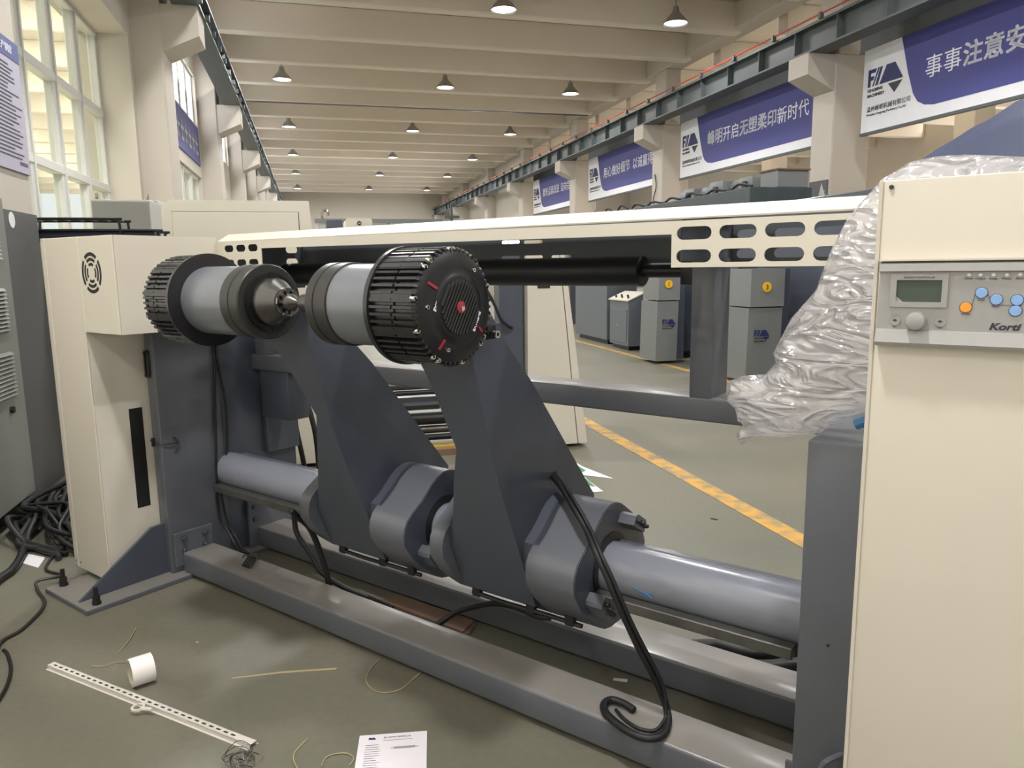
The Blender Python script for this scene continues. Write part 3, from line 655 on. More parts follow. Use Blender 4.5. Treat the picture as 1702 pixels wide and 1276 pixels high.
# ---- swinging arms
PROF = [(2.138, .667), (2.115, .672), (2.085, .671), (2.042, .656), (2.012, .635), (1.985, .610), (1.955, .584), (1.905, .553), (1.878, .53), (1.864, .505), (1.858, .478), (1.862, .435), (1.905, .37), (1.95, .325), (2.02, .268), (2.06, .246), (2.10, .237), (2.17, .237), (2.26, .27), (2.33, .36), (2.345, .47), (2.31, .55), (2.25, .60), (2.20, .635), (2.165, .657)]
SY, SZ = 1.5, 1.347
def arm(dx, label, mirror):
    a = thing('swing_arm', label, 'arm', (-1.45+dx, TY, TZ))
    X = lambda v: v+dx
    # leaning tapered box: section at each height = (z, y_front, y_rear, x_left, x_right)
    secs = [(.30, 1.97, 2.25, -1.69, -1.37), (.465, 1.902, 2.36, -1.682, -1.37), (.60, 1.848, 2.362, -1.606, -1.37), (.74, 1.79, 2.243, -1.53, -1.37), (.92, 1.728, 2.092, -1.445, -1.37), (1.10, 1.683, 1.94, -1.535, -1.37), (1.20, 1.655, 1.84, -1.60, -1.37), (1.33, 1.655, 1.735, -1.66, -1.37)] if mirror else [(.30, 1.97, 2.25, -1.69, -1.37), (.465, 1.902, 2.36, -1.682, -1.37), (.60, 1.848, 2.362, -1.627, -1.37), (.74, 1.79, 2.243, -1.57, -1.37), (.885, 1.738, 2.122, -1.51, -1.37), (1.09, 1.685, 1.95, -1.558, -1.37), (1.20, 1.655, 1.84, -1.60, -1.37), (1.33, 1.655, 1.735, -1.65, -1.37)]
    b = MB(); b.loft([[(X(x0), y0, z), (X(x1), y0, z), (X(x1), y1, z), (X(x0), y1, z)] for z, y0, y1, x0, x1 in secs])
    body = b.build('arm_body', M_dgrey_shade, a, angle=20)  # darker than the frame grey, shade painted onto the arm
    core = [(max(y, 1.904), z) for y, z in PROF[:10]]+[(1.904, .466), (1.945, .40), (1.98, .33)]+PROF[14:]
    MB().prism([(X(-1.70), y, z) for y, z in core], (.39, 0, 0)).build('pivot_housing', M_dgrey_shade, a, angle=30)
    lobe = MB(); lobe.prism([(X(-1.332), y, z) for y, z in PROF], (.182, 0, 0)); lobe.build('saddle_lobe', M_grey, a, angle=30)
    lobe = MB(); lobe.prism([(X(-1.752), y, z) for y, z in PROF], (.062, 0, 0)); lobe.build('saddle_lobe', M_grey, a, angle=30)
    MB().prism([(X(-1.1505), TY+(y-TY)*.985, .458+(z-.458)*.985) for y, z in PROF], (.004, 0, 0)).build('end_plate', M_dgrey_shade, a, angle=30)
    MB().lathe((X(-1.147), TY, TZ), (X(-1.142), TY, TZ), [(0, .118), (.004, .118), (.004, .09), (0, .09)], 40, False).build('bore_ring', M_black, a)
    for (cy, cz, ang) in ((2.186, .592, math.radians(-32)), (1.965, .372, math.radians(128))):
        c, s_ = math.cos(ang), math.sin(ang); q = [(-.045, -.02), (.045, -.02), (.045, .012), (.034, .022), (-.034, .022), (-.045, .012)]
        m = MB().prism([(X(-1.147), cy+c*u-s_*v, cz+s_*u+c*v) for u, v in q], (.06, 0, 0)).build('rail_carriage', M_grey, a)
        bb = MB()
        for u in (-.03, 0, .03):
            capbolt(bb, (X(-1.087), cy+c*u, cz+s_*u), (1, 0, 0), .007, .016)
        bb.build('carriage_bolt', M_rubber, m)
    for k, (xx, yy) in enumerate(((-1.66, 1.99), (-1.42, 1.99), (-1.26, 1.99))):
        MB().box(X(xx), X(xx)+.035, yy-.012, yy+.012, .262, .30, .003, 1).build('cable_clamp', M_rubber, a)
    MB().tube([(X(-1.66), 1.985, .275), (X(-1.5), 1.99, .268), (X(-1.35), 1.985, .275), (X(-1.2), 1.995, .268)], .008, 8).build('clamped_cable', M_rubber, a)
    return a
def spindle(a, segs, sgn):
    """segs: x of motor back, flange, barrel end, chuck face; sgn +1 when the motor is on the +x end"""
    xb, xf, xe, xc = segs; P = lambda x: (x, SY, SZ)
    nf = 52; R0, R1 = .150, .1585
    def fin(i, n):                         # ridges parallel to the axis
        j = (i % 8)
        return (R1 if j in (0, 1, 2, 3) else .146)/.1585
    m = MB(); d = sgn
    m.lathe(P(xf+.012*d), P(xb), [(0, .1585), (abs(xb-xf)*.46, .1585), (abs(xb-xf)*.465, .154), (abs(xb-xf)*.50, .154), (abs(xb-xf)*.505, .1585), (abs(xb-xf)-.02, .1585), (abs(xb-xf)-.012, .152)], nf*8, True, False, fin)
    mh = m.build('finned_motor', M_blackm, a, angle=25)
    for k, th in enumerate((.35, .9, 1.05, 1.65, 2.2, 2.36, 2.95, 3.5, 4.1, 4.25, 4.9, 5.5, 5.66, 6.1)):
        y, z = SY+.150*math.cos(th), SZ+.150*math.sin(th)
        m1 = MB(); m1.box(min(xb, xf)+.01, max(xb, xf)-.01, -.011, .011, -.006, .007)
        rot = Matrix.Rotation(th-PI/2, 3, 'X')
        for vv in m1.bm.verts:
            q = rot @ Vector((0, vv.co.y, vv.co.z)); vv.co = Vector((vv.co.x, y+q.y, z+q.z))
        m1.build('bolt_boss', M_blackm, mh)
        bs = MB(); capbolt(bs, (xb-.014*d, SY+.151*math.cos(th), SZ+.151*math.sin(th)), (d, 0, 0), .0075, .014); bs.build('cap_screw', M_chrome, mh)
    MB().lathe(P(xf-.006*d), P(xf+.012*d), [(0, .152), (.002, .163), (.016, .163), (.018, .155)], 64).build('mounting_flange', M_blackm, a)
    MB().lathe(P(xf), P(xe), [(0, .1175), (abs(xe-xf), .1175)], 64).build('brake_barrel', M_barrel, a)
    # end cap
    cp = MB(); cp.lathe(P(xb-.016*d), P(xb+.05*d), [(0, .149), (.014, .148), (.017, .143), (.024, .122), (.026, .104), (.026, .088), (.029, .085), (.030, .078)], 72)
    c = cp.build('motor_cap', M_black, a, angle=50)
    fx = xb+.0142*d
    if sgn > 0:
        gl = MB()
        for k in range(-6, 7):
            L = math.sqrt(max(0, .072**2-(k*.0108)**2)); n_ = Vector((0, math.cos(.95), math.sin(.95))); t_ = Vector((0, -n_.z, n_.y)).normalized()
            t_ = Vector((0, math.sin(.55), math.cos(.55))); n_ = Vector((0, math.cos(.55), -math.sin(.55)))
            ce = Vector((fx, SY, SZ))+n_*(k*.0108)
            q = [ce-n_*.0028-t_*L, ce+n_*.0028-t_*L, ce+n_*.0028+t_*L, ce-n_*.0028+t_*L]
            gl.prism([tuple(p_) for p_ in q], (.006, 0, 0))
        gl.build('grille_slat', M_ring, c)
        bd = MB().lathe((fx+.005, SY, SZ), (fx+.009, SY, SZ), [(0, .016), (.003, .016), (.004, .013)], 32); bd.build('red_badge', M_redlogo, c)
        wl_ = MB()
        for q in range(3): wl_.prism([(fx+.0092, SY+.001+.004*q, SZ+.002), (fx+.0092, SY+.0022+.004*q, SZ+.002), (fx+.0092, SY+.004+.0035*q, SZ-.011+.002*q), (fx+.0092, SY+.0025+.0035*q, SZ-.011+.002*q)], (.001, 0, 0))
        wl_.build('badge_mark', M_text, c)
        rm = MB()
        for th, r0, r1 in ((PI-.55, .098, .128), (-.62, .098, .126), (PI+.95, .1, .13)):
            cc, ss = math.cos(th), math.sin(th); n2 = (-ss*.0035, cc*.0035)
            rm.prism([(fx-.011-(.006 if r > .11 else 0), SY+cc*r+s2*n2[0], SZ+ss*r+s2*n2[1]) for r, s2 in ((r0, -1), (r1, -1), (r1, 1), (r0, 1))], (.012, 0, 0))
        rm.build('red_stripe', M_redlogo, c)
        tx = MB(); tq = Vector((0, math.sin(.5), math.cos(.5)))
        put_text(tx, 'EXTREME', .014, (fx-.004, SY-.088, SZ-.008), tuple(tq), tuple(Vector((1, 0, 0)).cross(tq)), off=.0005)
        put_text(tx, 'EXTREME', .014, (fx-.004, SY+.066, SZ-.07), tuple(tq), tuple(Vector((1, 0, 0)).cross(tq)), off=.0005)
        tx.build('lettering', M_text, c)
        sb = MB()
        for th in (PI-.05, .95, -1.95): capbolt(sb, (xb-.002, SY+.118*math.cos(th), SZ+.118*math.sin(th)), (1, 0, 0), .006, .016)
        sb.build('cap_bolt', M_chrome, c)
        vl = MB().box(xb-.05, xb-.01, SY+.15, SY+.19, SZ-.10, SZ-.06, .004).cyl((xb-.01, SY+.165, SZ-.085), (xb+.012, SY+.165, SZ-.085), .011, None, 14)
        v2 = vl.build('air_fitting', M_rubber, a); MB().tube([(xb-.02, SY+.155, SZ-.055), (xb-.01, SY+.145, SZ-.035)], .006, 8).lathe((xb+.012, SY+.165, SZ-.085), (xb+.016, SY+.165, SZ-.085), [(0, .011), (.003, .011), (.003, .006), (0, .006)], 14, False).build('fitting_nut', M_chrome, v2)
    # chuck
    e = -d
    MB().lathe(P(xe+.002*d), P(xc), [(0, .112), (.004, .1225), (abs(xc-xe)*.45, .1225), (abs(xc-xe)*.46, .120), (abs(xc-xe)*.62, .120), (abs(xc-xe)*.63, .1225), (abs(xc-xe)-.004, .1225), (abs(xc-xe), .119)], 64).build('chuck_flange', M_ring, a)
    rg = MB(); rg.lathe(P(xc), P(xc+.012*e), [(0, .096), (.010, .096), (.010, .078), (0, .078)], 60, False)
    for k in range(12):
        th = k*PI/6; rg.box(min(xc, xc+.012*e), max(xc, xc+.012*e), SY+.087*math.cos(th)-.006, SY+.087*math.cos(th)+.006, SZ+.087*math.sin(th)-.006, SZ+.087*math.sin(th)+.006)
    rg.build('segment_ring', M_black, a)
    cn = MB()
    if sgn < 0:
        cn.lathe(P(xc-.01*e), P(xc+.2*e), [(0, .078), (.035, .078), (.042, .076), (.088, .047), (.092, .046), (.092, .03)], 48).build('core_cone', M_steel, a)
        fg = MB()
        fg.lathe(P(xc+.08*e), P(xc+.094*e), [(0, .046), (.013, .046), (.013, .038), (0, .038)], 36, False)
        for k in range(9):
            th = k*2*PI/9+.2; q = Vector((0, math.cos(th), math.sin(th))); t_ = Vector((0, -q.z, q.y)); c0 = Vector(P(xc+.081*e))
            fg.prism([c0+q*.024-t_*.004, c0+q*.044-t_*.009, c0+q*.044+t_*.009, c0+q*.024+t_*.004], (.014*e, 0, 0))
        fg.build('jaw_ring', M_chrome, a)
        MB().lathe(P(xc+.08*e), P(xc+.18*e), [(0, .027), (.03, .0275), (.032, .0265), (.072, .004), (.073, .002)], 36).build('nose_cone', M_steel, a)
    else:
        cn.lathe(P(xc-.005*e), P(xc+.1*e), [(0, .036), (.03, .036), (.034, .030), (.13, .030), (.155, .028), (.166, .014)], 36).build('nose_spigot', M_steel, a)
ar = arm(0, 'right-hand grey swing arm carrying the big black finned motor with a red badge', False)
spindle(ar, (-1.295, -1.468, -1.672, -1.766), 1)
al = arm(-.73, 'left-hand grey swing arm whose steel cone chuck faces right', True)
spindle(al, (-2.605, -2.432, -2.190, -2.090), -1)
b = MB().cyl((-1.372, 2.09, .735), (-1.368, 2.09, .735), .016, None, 20).build('cable_hole', M_void, ar)

# ---- cream control cabinet on the right
cc = thing('control_cabinet', 'cream control cabinet with a silver operator panel at the right edge', 'cabinet', (.1, 1.7, 0))
MB().box(-.284, .75, 1.50, 1.69, 0, 1.594, .004, 2).build('body', M_cream, cc)
MB().box(-.284, -.277, 1.497, 1.501, 0, 1.594, .001, 1).build('edge_return', M_cream, cc)
b = MB().cyl((-.264, 1.5, 1.582), (-.264, 1.497, 1.582), .004, None, 10).build('rivet', M_ring, cc)
pn = thing('operator_panel', 'silver operator panel with a small screen, a round knob and blue buttons', 'control panel', (.05, 1.49, 1.375))
MB().prism([(-.272, 1.4995, 1.452), (-.272, 1.484, 1.447), (-.272, 1.4815, 1.434), (-.272, 1.489, 1.432), (-.272, 1.489, 1.331), (-.272, 1.484, 1.329), (-.272, 1.476, 1.308), (-.272, 1.48, 1.302), (-.272, 1.4995, 1.300)], (.80, 0, 0)).build('fascia', M_silver, pn, angle=20)
MB().box(-.274, .53, 1.484, 1.4995, 1.4515, 1.4545).build('cream_edge', M_cream, pn)
PY = 1.489
b = MB().holed([(-.253, 1.371), (-.163, 1.371), (-.163, 1.429), (-.253, 1.429)], [[(-.243, 1.380), (-.172, 1.380), (-.172, 1.4185), (-.243, 1.4185)]], lambda x, z: Vector((x, PY, z)), (0, -.004, 0)).build('screen_bezel', M_silver, pn, smooth=False)
MB().box(-.243, -.172, PY-.001, PY+.003, 1.380, 1.4185).build('screen', M_lcd, pn)
MB().prism([(-.243, PY-.0015, 1.390), (-.232, PY-.0015, 1.380), (-.243, PY-.0015, 1.380)], (0, .0005, 0)).build('film_corner', M_silver, pn)
kn = MB().lathe((-.2075, PY, 1.347), (-.2075, PY-.022, 1.347), [(0, .0165), (.004, .0165), (.018, .0155), (.0205, .0145), (.0215, .0125)], 36).build('knob', M_silver, pn)
for x in (-.242, -.171):
    b = MB().lathe((x, PY-.001, 1.347), (x, PY-.0025, 1.347), [(0, .0088), (.0014, .0088), (.0014, .0082), (.001, .0080)], 28).build('arrow_button', M_silver, pn)
    q = MB(); q.prism([(x-.0045, PY-.0028, 1.347), (x+.001, PY-.0028, 1.3497), (x+.001, PY-.0028, 1.3443)], (0, .0004, 0)).box(x, x+.004, PY-.0028, PY-.0024, 1.3465, 1.3475)
    q.build('arrow_mark', M_ink, b)
for x, nm in zip((-.1335, -.117, -.0985, -.080, -.0615), ('Power', 'Output', 'Ready', 'Manual', 'Alarm')):
    b = MB().lathe((x, PY, 1.427), (x, PY-.003, 1.427), [(0, .0032), (.002, .0032), (.003, .0022)], 14).build('indicator_light', M_white, pn)
    b = MB(); put_text(b, nm, .0048, (x, PY-.0004, 1.4195), (1, 0, 0), extr=.0002, align='CENTER'); b.build('caption', M_ink, pn)
bl = [(-.1345, 1.372, M_orange), (-.1135, 1.397, M_bluebtn), (-.0915, 1.386, M_bluebtn), (-.0625, 1.3855, M_bluebtn), (-.0635, 1.368, M_bluebtn)]
for x, z, m in bl:
    b = MB().lathe((x, PY-.0005, z), (x, PY-.003, z), [(0, .0088), (.001, .0088), (.002, .008)], 28).build('orange_button' if m is M_orange else 'blue_button', m, pn)
    MB().lathe((x, PY-.0002, z), (x, PY-.0015, z), [(0, .0096), (.001, .0096), (.001, .0088), (0, .0088)], 28, False).build('button_ring', M_logo, b)
b = MB().tube([(-.126, PY-.0004, 1.375), (-.1225, PY-.0004, 1.396)], .0004, 4, 1).tube([(-.105, PY-.0004, 1.396), (-.1, PY-.0004, 1.386)], .0004, 4, 1).tube([(-.0915, PY-.0004, 1.377), (-.055, PY-.0004, 1.377)], .0004, 4, 1).build('flow_line', M_ink, pn)
b = MB()
put_text(b, 'Korti', .016, (-.099, PY-.0004, 1.3355), (1, 0, 0), off=.0006, extr=.0003, shear=.25, sx=1.25)
b.build('brand_lettering', M_ink, pn)
b = MB()
for x, z, s_ in ((-.1345, 1.3595, 'Unwind'), (-.1135, 1.384, 'Guide'), (-.0915, 1.3735, 'Motor'), (-.242, 1.334, 'Esc'), (-.171, 1.334, 'OK'), (-.208, 1.4215, 'TENSION CONTROLLER')): put_text(b, s_, .0045, (x, PY-.0004-(.004 if z > 1.42 else 0), z), (1, 0, 0), extr=.0002, align='CENTER')
b.build('caption', M_ink, pn)

# ---- plastic film bunched behind the control cabinet
OUT = [(.55, 1.645), (.30, 1.652), (.10, 1.648), (-.085, 1.65), (-.188, 1.664), (-.241, 1.665), (-.285, 1.658), (-.311, 1.642), (-.338, 1.627), (-.359, 1.601), (-.382, 1.575), (-.406, 1.541), (-.429, 1.491), (-.446, 1.443), (-.461, 1.392), (-.466, 1.383), (-.516, 1.321), (-.553, 1.237), (-.546, 1.214), (-.569, 1.185), (-.62, 1.178), (-.656, 1.163), (-.665, 1.111), (-.642, 1.093), (-.634, 1.062), (-.619, 1.055), (-.637, 1.024), (-.622, 1.0), (-.593, 1.029), (-.522, 1.035), (-.454, 1.05), (-.437, 1.056), (-.394, 1.094), (-.343, 1.115), (-.25, 1.13), (-.15, 1.3), (0, 1.5), (.55, 1.52)]
def film():
    def inside(x, z):
        c = False; n = len(OUT)
        for i in range(n):
            (x0, z0), (x1, z1) = OUT[i], OUT[i-1]
            if (z0 > z) != (z1 > z) and x < (x1-x0)*(z-z0)/(z1-z0)+x0: c = not c
        return c
    def dist(x, z):
        m = 9
        for i in range(len(OUT)):
            a = Vector(OUT[i]); b = Vector(OUT[i-1]); p = Vector((x, z)); d = b-a; t = max(0, min(1, (p-a).dot(d)/d.length_squared)); m = min(m, (a+d*t-p).length)
        return m
    bd = []
    for i in range(len(OUT)):
        a = Vector(OUT[i]); b = Vector(OUT[(i+1) % len(OUT)]); k = max(1, int((b-a).length/.012))
        for j in range(k): bd.append(a.lerp(b, j/k))
    n = len(bd); vs = list(bd); st = .009
    for i in range(int(1.25/st)):
        for j in range(int(.7/st)):
            x = -.68+i*st+(.0045 if j % 2 else 0); z = .99+j*st
            if x < .56 and inside(x, z) and dist(x, z) > .006: vs.append(Vector((x, z)))
    V, E, F = delaunay_2d_cdt(vs, [(i, (i+1) % n) for i in range(n)], [], 1, 1e-6)[:3]
    b = MB()
    for side in (-1, 1):
        ids = []
        for v in V:
            d = dist(v.x, v.y); hgt = .085*math.sqrt(min(1, d/.13))
            uu, vv_ = v.x*.86+v.y*.5, -v.x*.5+v.y*.86      # along and across the folds
            wob = noise.noise(Vector((v.x*6, v.y*6, 3*side)))*.05
            rd = lambda f, k, z: 1-abs(noise.noise(Vector((uu*f, (vv_+wob)*k, z+side))))*2.2
            r = .25*rd(4, 13, 1.3)+.30*rd(13, 10, 4.1)+.16*rd(30, 40, 8.2)+.9*noise.noise(Vector((v.x*7, v.y*7, 2*side)))
            ids.append(b.bm.verts.new((v.x, 1.805+side*(hgt+r*.012*min(1, d/.025)) if d > 1e-4 else 1.805, v.y)))
        for f in F:
            try: b.bm.faces.new([ids[i] for i in f])
            except ValueError: pass
    bmesh.ops.remove_doubles(b.bm, verts=b.bm.verts, dist=1e-5)
    return b.build('plastic_film', M_film, loc=(-.4, 1.8, 1.04), angle=180)
tag(film(), 'crumpled clear plastic film bunched over the top and left of the cream control cabinet', 'plastic sheet')
tag(MB().tube([(-.36, 1.80, 1.085), (-.32, 1.80, 1.105), (-.27, 1.80, 1.125)], .012, 8).build('blue_strap', M_bstrap, loc=(-.3, 1.8, 1.1)), 'short blue strap peeking from under the plastic film', 'strap')

# ================================================================== LOOSE THINGS ROUND THE UNWINDER (frame M)
def cable(name, pts, r, label, cat, m=M_rubber, ribs=0, group=None, n=8):
    return tag(MB().tube(pts, r, n, 6, ribs).build(name, m, loc=pts[-1], angle=60), label, cat, group)
hose = cable('corrugated_hose', [(-1.385, 2.09, .737), (-1.364, 2.075, 0.736), (-1.31, 2.03, 0.73), (-1.246, 1.985, 0.703), (-1.188, 1.945, 0.675), (-1.136, 1.915, 0.641), (-1.064, 1.853, 0.599), (-1.018, 1.838, 0.54), (-0.984, 1.842, 0.468), (-0.956, 1.855, 0.399), (-0.927, 1.87, 0.329), (-0.9, 1.885, 0.269), (-0.877, 1.9, 0.212), (-.852, 1.90, .155), (-.828, 1.86, .133), (-.816, 1.80, .132), (-.845, 1.762, .132), (-.892, 1.757, .132), (-.952, 1.775, .132), (-1.0, 1.80, .132), (-1.026, 1.836, .132), (-1.019, 1.868, .133), (-.978, 1.872, .134), (-.938, 1.862, .132)], .0122, 'black corrugated hose from the right arm, curling over the front floor beam', 'hose', ribs=.008, n=12)
hose.name = 'corrugated_hose'
t2 = cable('thin_air_tube', [(-1.385, 2.085, .730), (-1.351, 2.07, 0.744), (-1.226, 1.97, 0.719), (-1.115, 1.9, 0.654), (-1.047, 1.845, 0.609), (-0.997, 1.825, 0.553), (-0.934, 1.842, 0.411), (-0.877, 1.872, 0.283), (-0.853, 1.885, 0.217), (-.842, 1.875, .15), (-.838, 1.845, .135), (-.85, 1.815, .125), (-.89, 1.80, .1235), (-.945, 1.815, .1235), (-.99, 1.845, .1235)], .0055, 'thin black air tube running alongside the corrugated hose', 'tube')
for p, d in (((-1.15, 1.94, .53), (.3, -.1, -.9)), ((-.955, 1.906, .285), (.4, -.05, -.8)), ((-.848, 1.893, .148), (.2, -.2, -.8))):
    p = Vector(p); d = Vector(d).normalized(); MB().lathe(p-d*.003, p+d*.003, [(0, .019), (.006, .019)], 12).build('cable_tie', M_black, None, loc=p) if False else None
cable('hanging_hose', [(-2.50, 1.83, .47), (-2.52, 1.88, .42), (-2.515, 1.93, .36), (-2.511, 1.97, .256), (-2.499, 1.99, .163), (-2.48, 2.0, .06), (-2.44, 2.03, .025), (-2.3, 2.08, .02)], .013, 'black hose hanging straight down beside the left arm behind the floor beam', 'hose')
cable('drooping_hose', [(-2.78, 2.06, .375), (-2.79, 2.06, .294), (-2.773, 2.06, .234), (-2.70, 2.07, .157), (-2.62, 2.07, .08), (-2.50, 2.09, .035), (-2.36, 2.10, .02), (-2.2, 2.09, .016)], .0125, 'grey-black hose drooping from under the tube left of the left arm', 'hose')
cable('arm_supply_hose', [(-1.33, 2.0, .262), (-1.38, 2.0, .252), (-1.50, 2.04, .235), (-1.60, 2.06, .215), (-1.72, 2.10, .16), (-1.84, 2.10, .10), (-1.90, 2.05, .05), (-1.95, 1.99, .018), (-2.05, 1.97, .014)], .0125, 'black supply hose from under the right arm down to the floor boards', 'hose')
cable('column_cable', [(-3.31, 2.035, 1.14), (-3.31, 2.034, 1.017), (-3.312, 2.017, .722), (-3.312, 1.999, .422), (-3.312, 2.0, .235), (-3.27, 2.02, .15), (-3.205, 2.01, .10), (-3.12, 1.985, .10), (-3.05, 1.975, .11)], .006, 'thin black cable running straight down the inside of the left column', 'cable')
cable('column_cable', [(-3.31, 2.055, 1.14), (-3.31, 2.05, 1.015), (-3.312, 2.08, .774), (-3.312, 2.06, .534), (-3.312, 2.02, .40), (-3.30, 2.03, .22), (-3.25, 2.04, .13), (-3.16, 2.01, .105), (-3.05, 1.985, .10)], .006, 'thin black cable bowing outward down the inside of the left column', 'cable')
zt = thing('braided_cable_end', 'bundle of dark striped cable ends lying over the front floor beam', 'cable', (-2.93, 1.9, .12))
for k in range(5):
    MB().tube([(-3.06+.012*k, 1.99, .10), (-3.0+.012*k, 1.96, .129), (-2.945+.011*k, 1.905, .133), (-2.90+.010*k, 1.85, .129)], .0065, 8, 5).build('cable_end', M_ring if k % 2 else M_rubber, zt)
MB().tube([(-2.975, 1.9, .128), (-2.97, 1.905, .142), (-2.90, 1.925, .142), (-2.895, 1.925, .128)], .003, 6, 3).build('cable_tie', M_black, zt)
cable('beam_cable', [(-3.0, 2.0, .08), (-2.86, 2.02, .02), (-2.7, 2.02, .012), (-2.55, 1.99, .01), (-2.42, 1.99, .01)], .007, 'thin dark cable lying on the floor between the two beams', 'cable')
for k, pts in enumerate(([(-3.75, 2.9, 1.0), (-3.86, 2.9, .724), (-3.86, 2.9, .49), (-3.80, 2.9, .239), (-3.76, 2.9, .02)], [(-3.86, 2.9, 1.0), (-3.80, 2.9, .771), (-3.70, 2.9, .551), (-3.66, 2.9, .363), (-3.65, 2.9, .02)], [(-3.92, 2.9, 1.0), (-3.93, 2.9, .7), (-3.945, 2.9, .49), (-3.95, 2.9, .245), (-3.95, 2.9, .02)])):
    cable('black_hose', pts, .016, ['middle black hose hanging in front of the left cream panel', 'right black hose hanging in front of the left cream panel', 'left black hose hanging in front of the left cream panel'][k], 'hose')
cable('floor_pipe', [(-1.02, 2.50, .03), (-.95, 2.555, .028), (-.838, 2.563, .028), (-.736, 2.66, .028), (-.6, 2.8, .028)], .026, 'upper thick black hose on the floor behind the rear beam', 'hose')
cable('floor_pipe', [(-.80, 2.48, .03), (-.733, 2.53, .028), (-.661, 2.60, .028), (-.5, 2.7, .028)], .026, 'lower thick black hose on the floor behind the rear beam', 'hose')
# cables on the floor at the left
cable('floor_cable', [(-3.05, .90, .008), (-3.27, .998, .008), (-3.33, 1.10, .008), (-3.50, 1.25, .008), (-3.70, 1.30, .012), (-3.74, 1.32, .033), (-3.72, 1.40, .03), (-3.80, 1.44, .009), (-3.933, 1.43, .008), (-4.11, 1.54, .008), (-4.258, 1.646, .008), (-4.455, 1.738, .008), (-4.695, 1.796, .02), (-4.856, 1.778, .04)], .007, 'thin grey cable trailing from the tangle past the frame foot plate', 'cable', M_ring)
cable('floor_cable', [(-3.20, .985, .007), (-3.155, .982, .007), (-3.019, .945, .007), (-2.896, .886, .007), (-2.80, .82, .007)], .0065, 'thin black cable curving out at the left edge of the floor', 'cable')
cable('thick_cable', [(-3.80, 1.10, .02), (-3.953, 1.238, .02), (-4.03, 1.32, .02), (-4.216, 1.43, .02), (-4.50, 1.56, .03), (-4.74, 1.733, .05), (-5.1, 2.05, .03)], .02, 'thick black cable looping in front of the cable tangle', 'cable')
random.seed(21)
for k in range(20):
    ax, ay = -4.55-.9*random.random(), 1.30+.85*random.random()*0+.35*random.random()
    p = [(-3.95-.1*random.random(), 1.60+.28*random.random(), .02), (-4.2, 1.60+.2*random.random(), .03+.09*random.random()), (-4.5+.1*random.random(), 1.62+.2*random.random(), .05+.11*random.random()), (-4.85, 1.55+.45*random.random(), .03+.1*random.random()), (-5.3-.3*random.random(), 1.5+.9*random.random(), .02)]
    if k % 3 == 0: p = [(-4.0-.2*random.random(), 1.5+.1*random.random(), .015), (-4.35, 1.45+.2*random.random(), .03), (-4.6, 1.5+.25*random.random(), .08*random.random()+.03), (-4.9, 1.35+.3*random.random(), .03), (-5.2, 1.25+.3*random.random(), .015)]
    p = [tuple(Vector(q)+HR*max(0, -1.69-(q[0]*HR.x+q[1]*HR.y))) for q in p]
    cable('tangled_cable', p, .009+.009*random.random(), 'dark cable in the tangle on the floor between the two left cabinets', 'cable', M_rubber if k % 2 else M_ring, group='tangled cables at the left')

# tape roll
tr = thing('tape_roll', 'roll of white tape standing on the floor near the slotted rail', 'tape', (-2.52, 1.19, 0))
d = Vector((.25, .97, 0)).normalized()
c0 = Vector((-2.545, 1.150, .05)); c1 = c0+d*.074
MB().lathe(c0, c1, [(0, .044), (0, .05), (.074, .05), (.074, .044)], 44, False).build('tape', M_tape, tr)
cr = MB().lathe(c0, c1, [(.001, .0442), (.001, .041), (.073, .041), (.073, .0442)], 44, False).build('cardboard_core', M_core, tr)
# slotted DIN rail
dr = thing('slotted_rail', 'long white slotted mounting rail lying on the floor at the lower left', 'rail', (-2.41, 1.12, 0))
a = Vector((-2.925, 1.043, 0)); b_ = Vector((-1.896, 1.200, 0)); ux = (b_-a).normalized(); uy = Vector((-ux.y, ux.x, 0)); L = (b_-a).length
hs = [stadium(.03+.033*k, 0, .020, .0078, 4) for k in range(int((L-.04)/.0345))]
m = MB(); m.holed([(0, -.0135), (L, -.0135), (L, .0135), (0, .0135)], hs, lambda x, z: a+ux*x+uy*z+Vector((0, 0, .0135)), (0, 0, .001))
for sg in (-1, 1):
    m.prism([a+uy*sg*q+Vector((0, 0, z)) for q, z in ((.0135, .0145), (.0135, .001), (.0205, .001), (.0205, 0), (.0125, 0), (.0125, .0145))], ux*L)
m.build('rail', M_pvc, dr, smooth=False)
rg = MB().lathe((-2.368, 1.085, .0145), (-2.368, 1.085, .0215), [(0, .022), (.007, .022), (.007, .0145), (0, .0145), (0, .022)], 24, False).tube([(-2.348, 1.09, .018), (-2.33, 1.098, .020), (-2.312, 1.104, .0212)], .0065, 8)
tag(rg.build('eyelet_ring', M_pvc, loc=(-2.345, 1.094, .0145)), 'pale eyelet ring lying on the slotted rail', 'ring')
# printed sheet
sh = thing('printed_sheet', 'white printed data sheet lying on the floor at the bottom edge', 'paper', (-1.5, 1.4, 0))
o0 = Vector((-1.668, 1.426, .0015)); e1 = (Vector((-1.509, 1.575, 0))-Vector((-1.658, 1.439, 0))).normalized(); e2 = Vector((e1.y, -e1.x, 0))
PT = lambda u, v, z=0: o0+e1*u+e2*v+Vector((0, 0, z))
MB().prism([PT(0, 0), PT(.21, 0), PT(.21, .297), PT(0, .297)], (0, 0, .0008)).build('sheet', M_paper, sh, smooth=False)
m = MB(); random.seed(5)
for k in range(22):
    v = .052+k*.0105
    m.prism([PT(.022, v, .001), PT(.045+.03*random.random(), v, .001), PT(.06, v+.0018, .001), PT(.022, v+.0018, .001)], (0, 0, .0002))
m.build('text_line', M_ink, sh, smooth=False)
m = MB(); put_text(m, '温州峰明机械有限公司', .0085, PT(.075, .022, .001), e1, -e2, extr=.0001); m.build('heading', M_ink, sh, smooth=False)
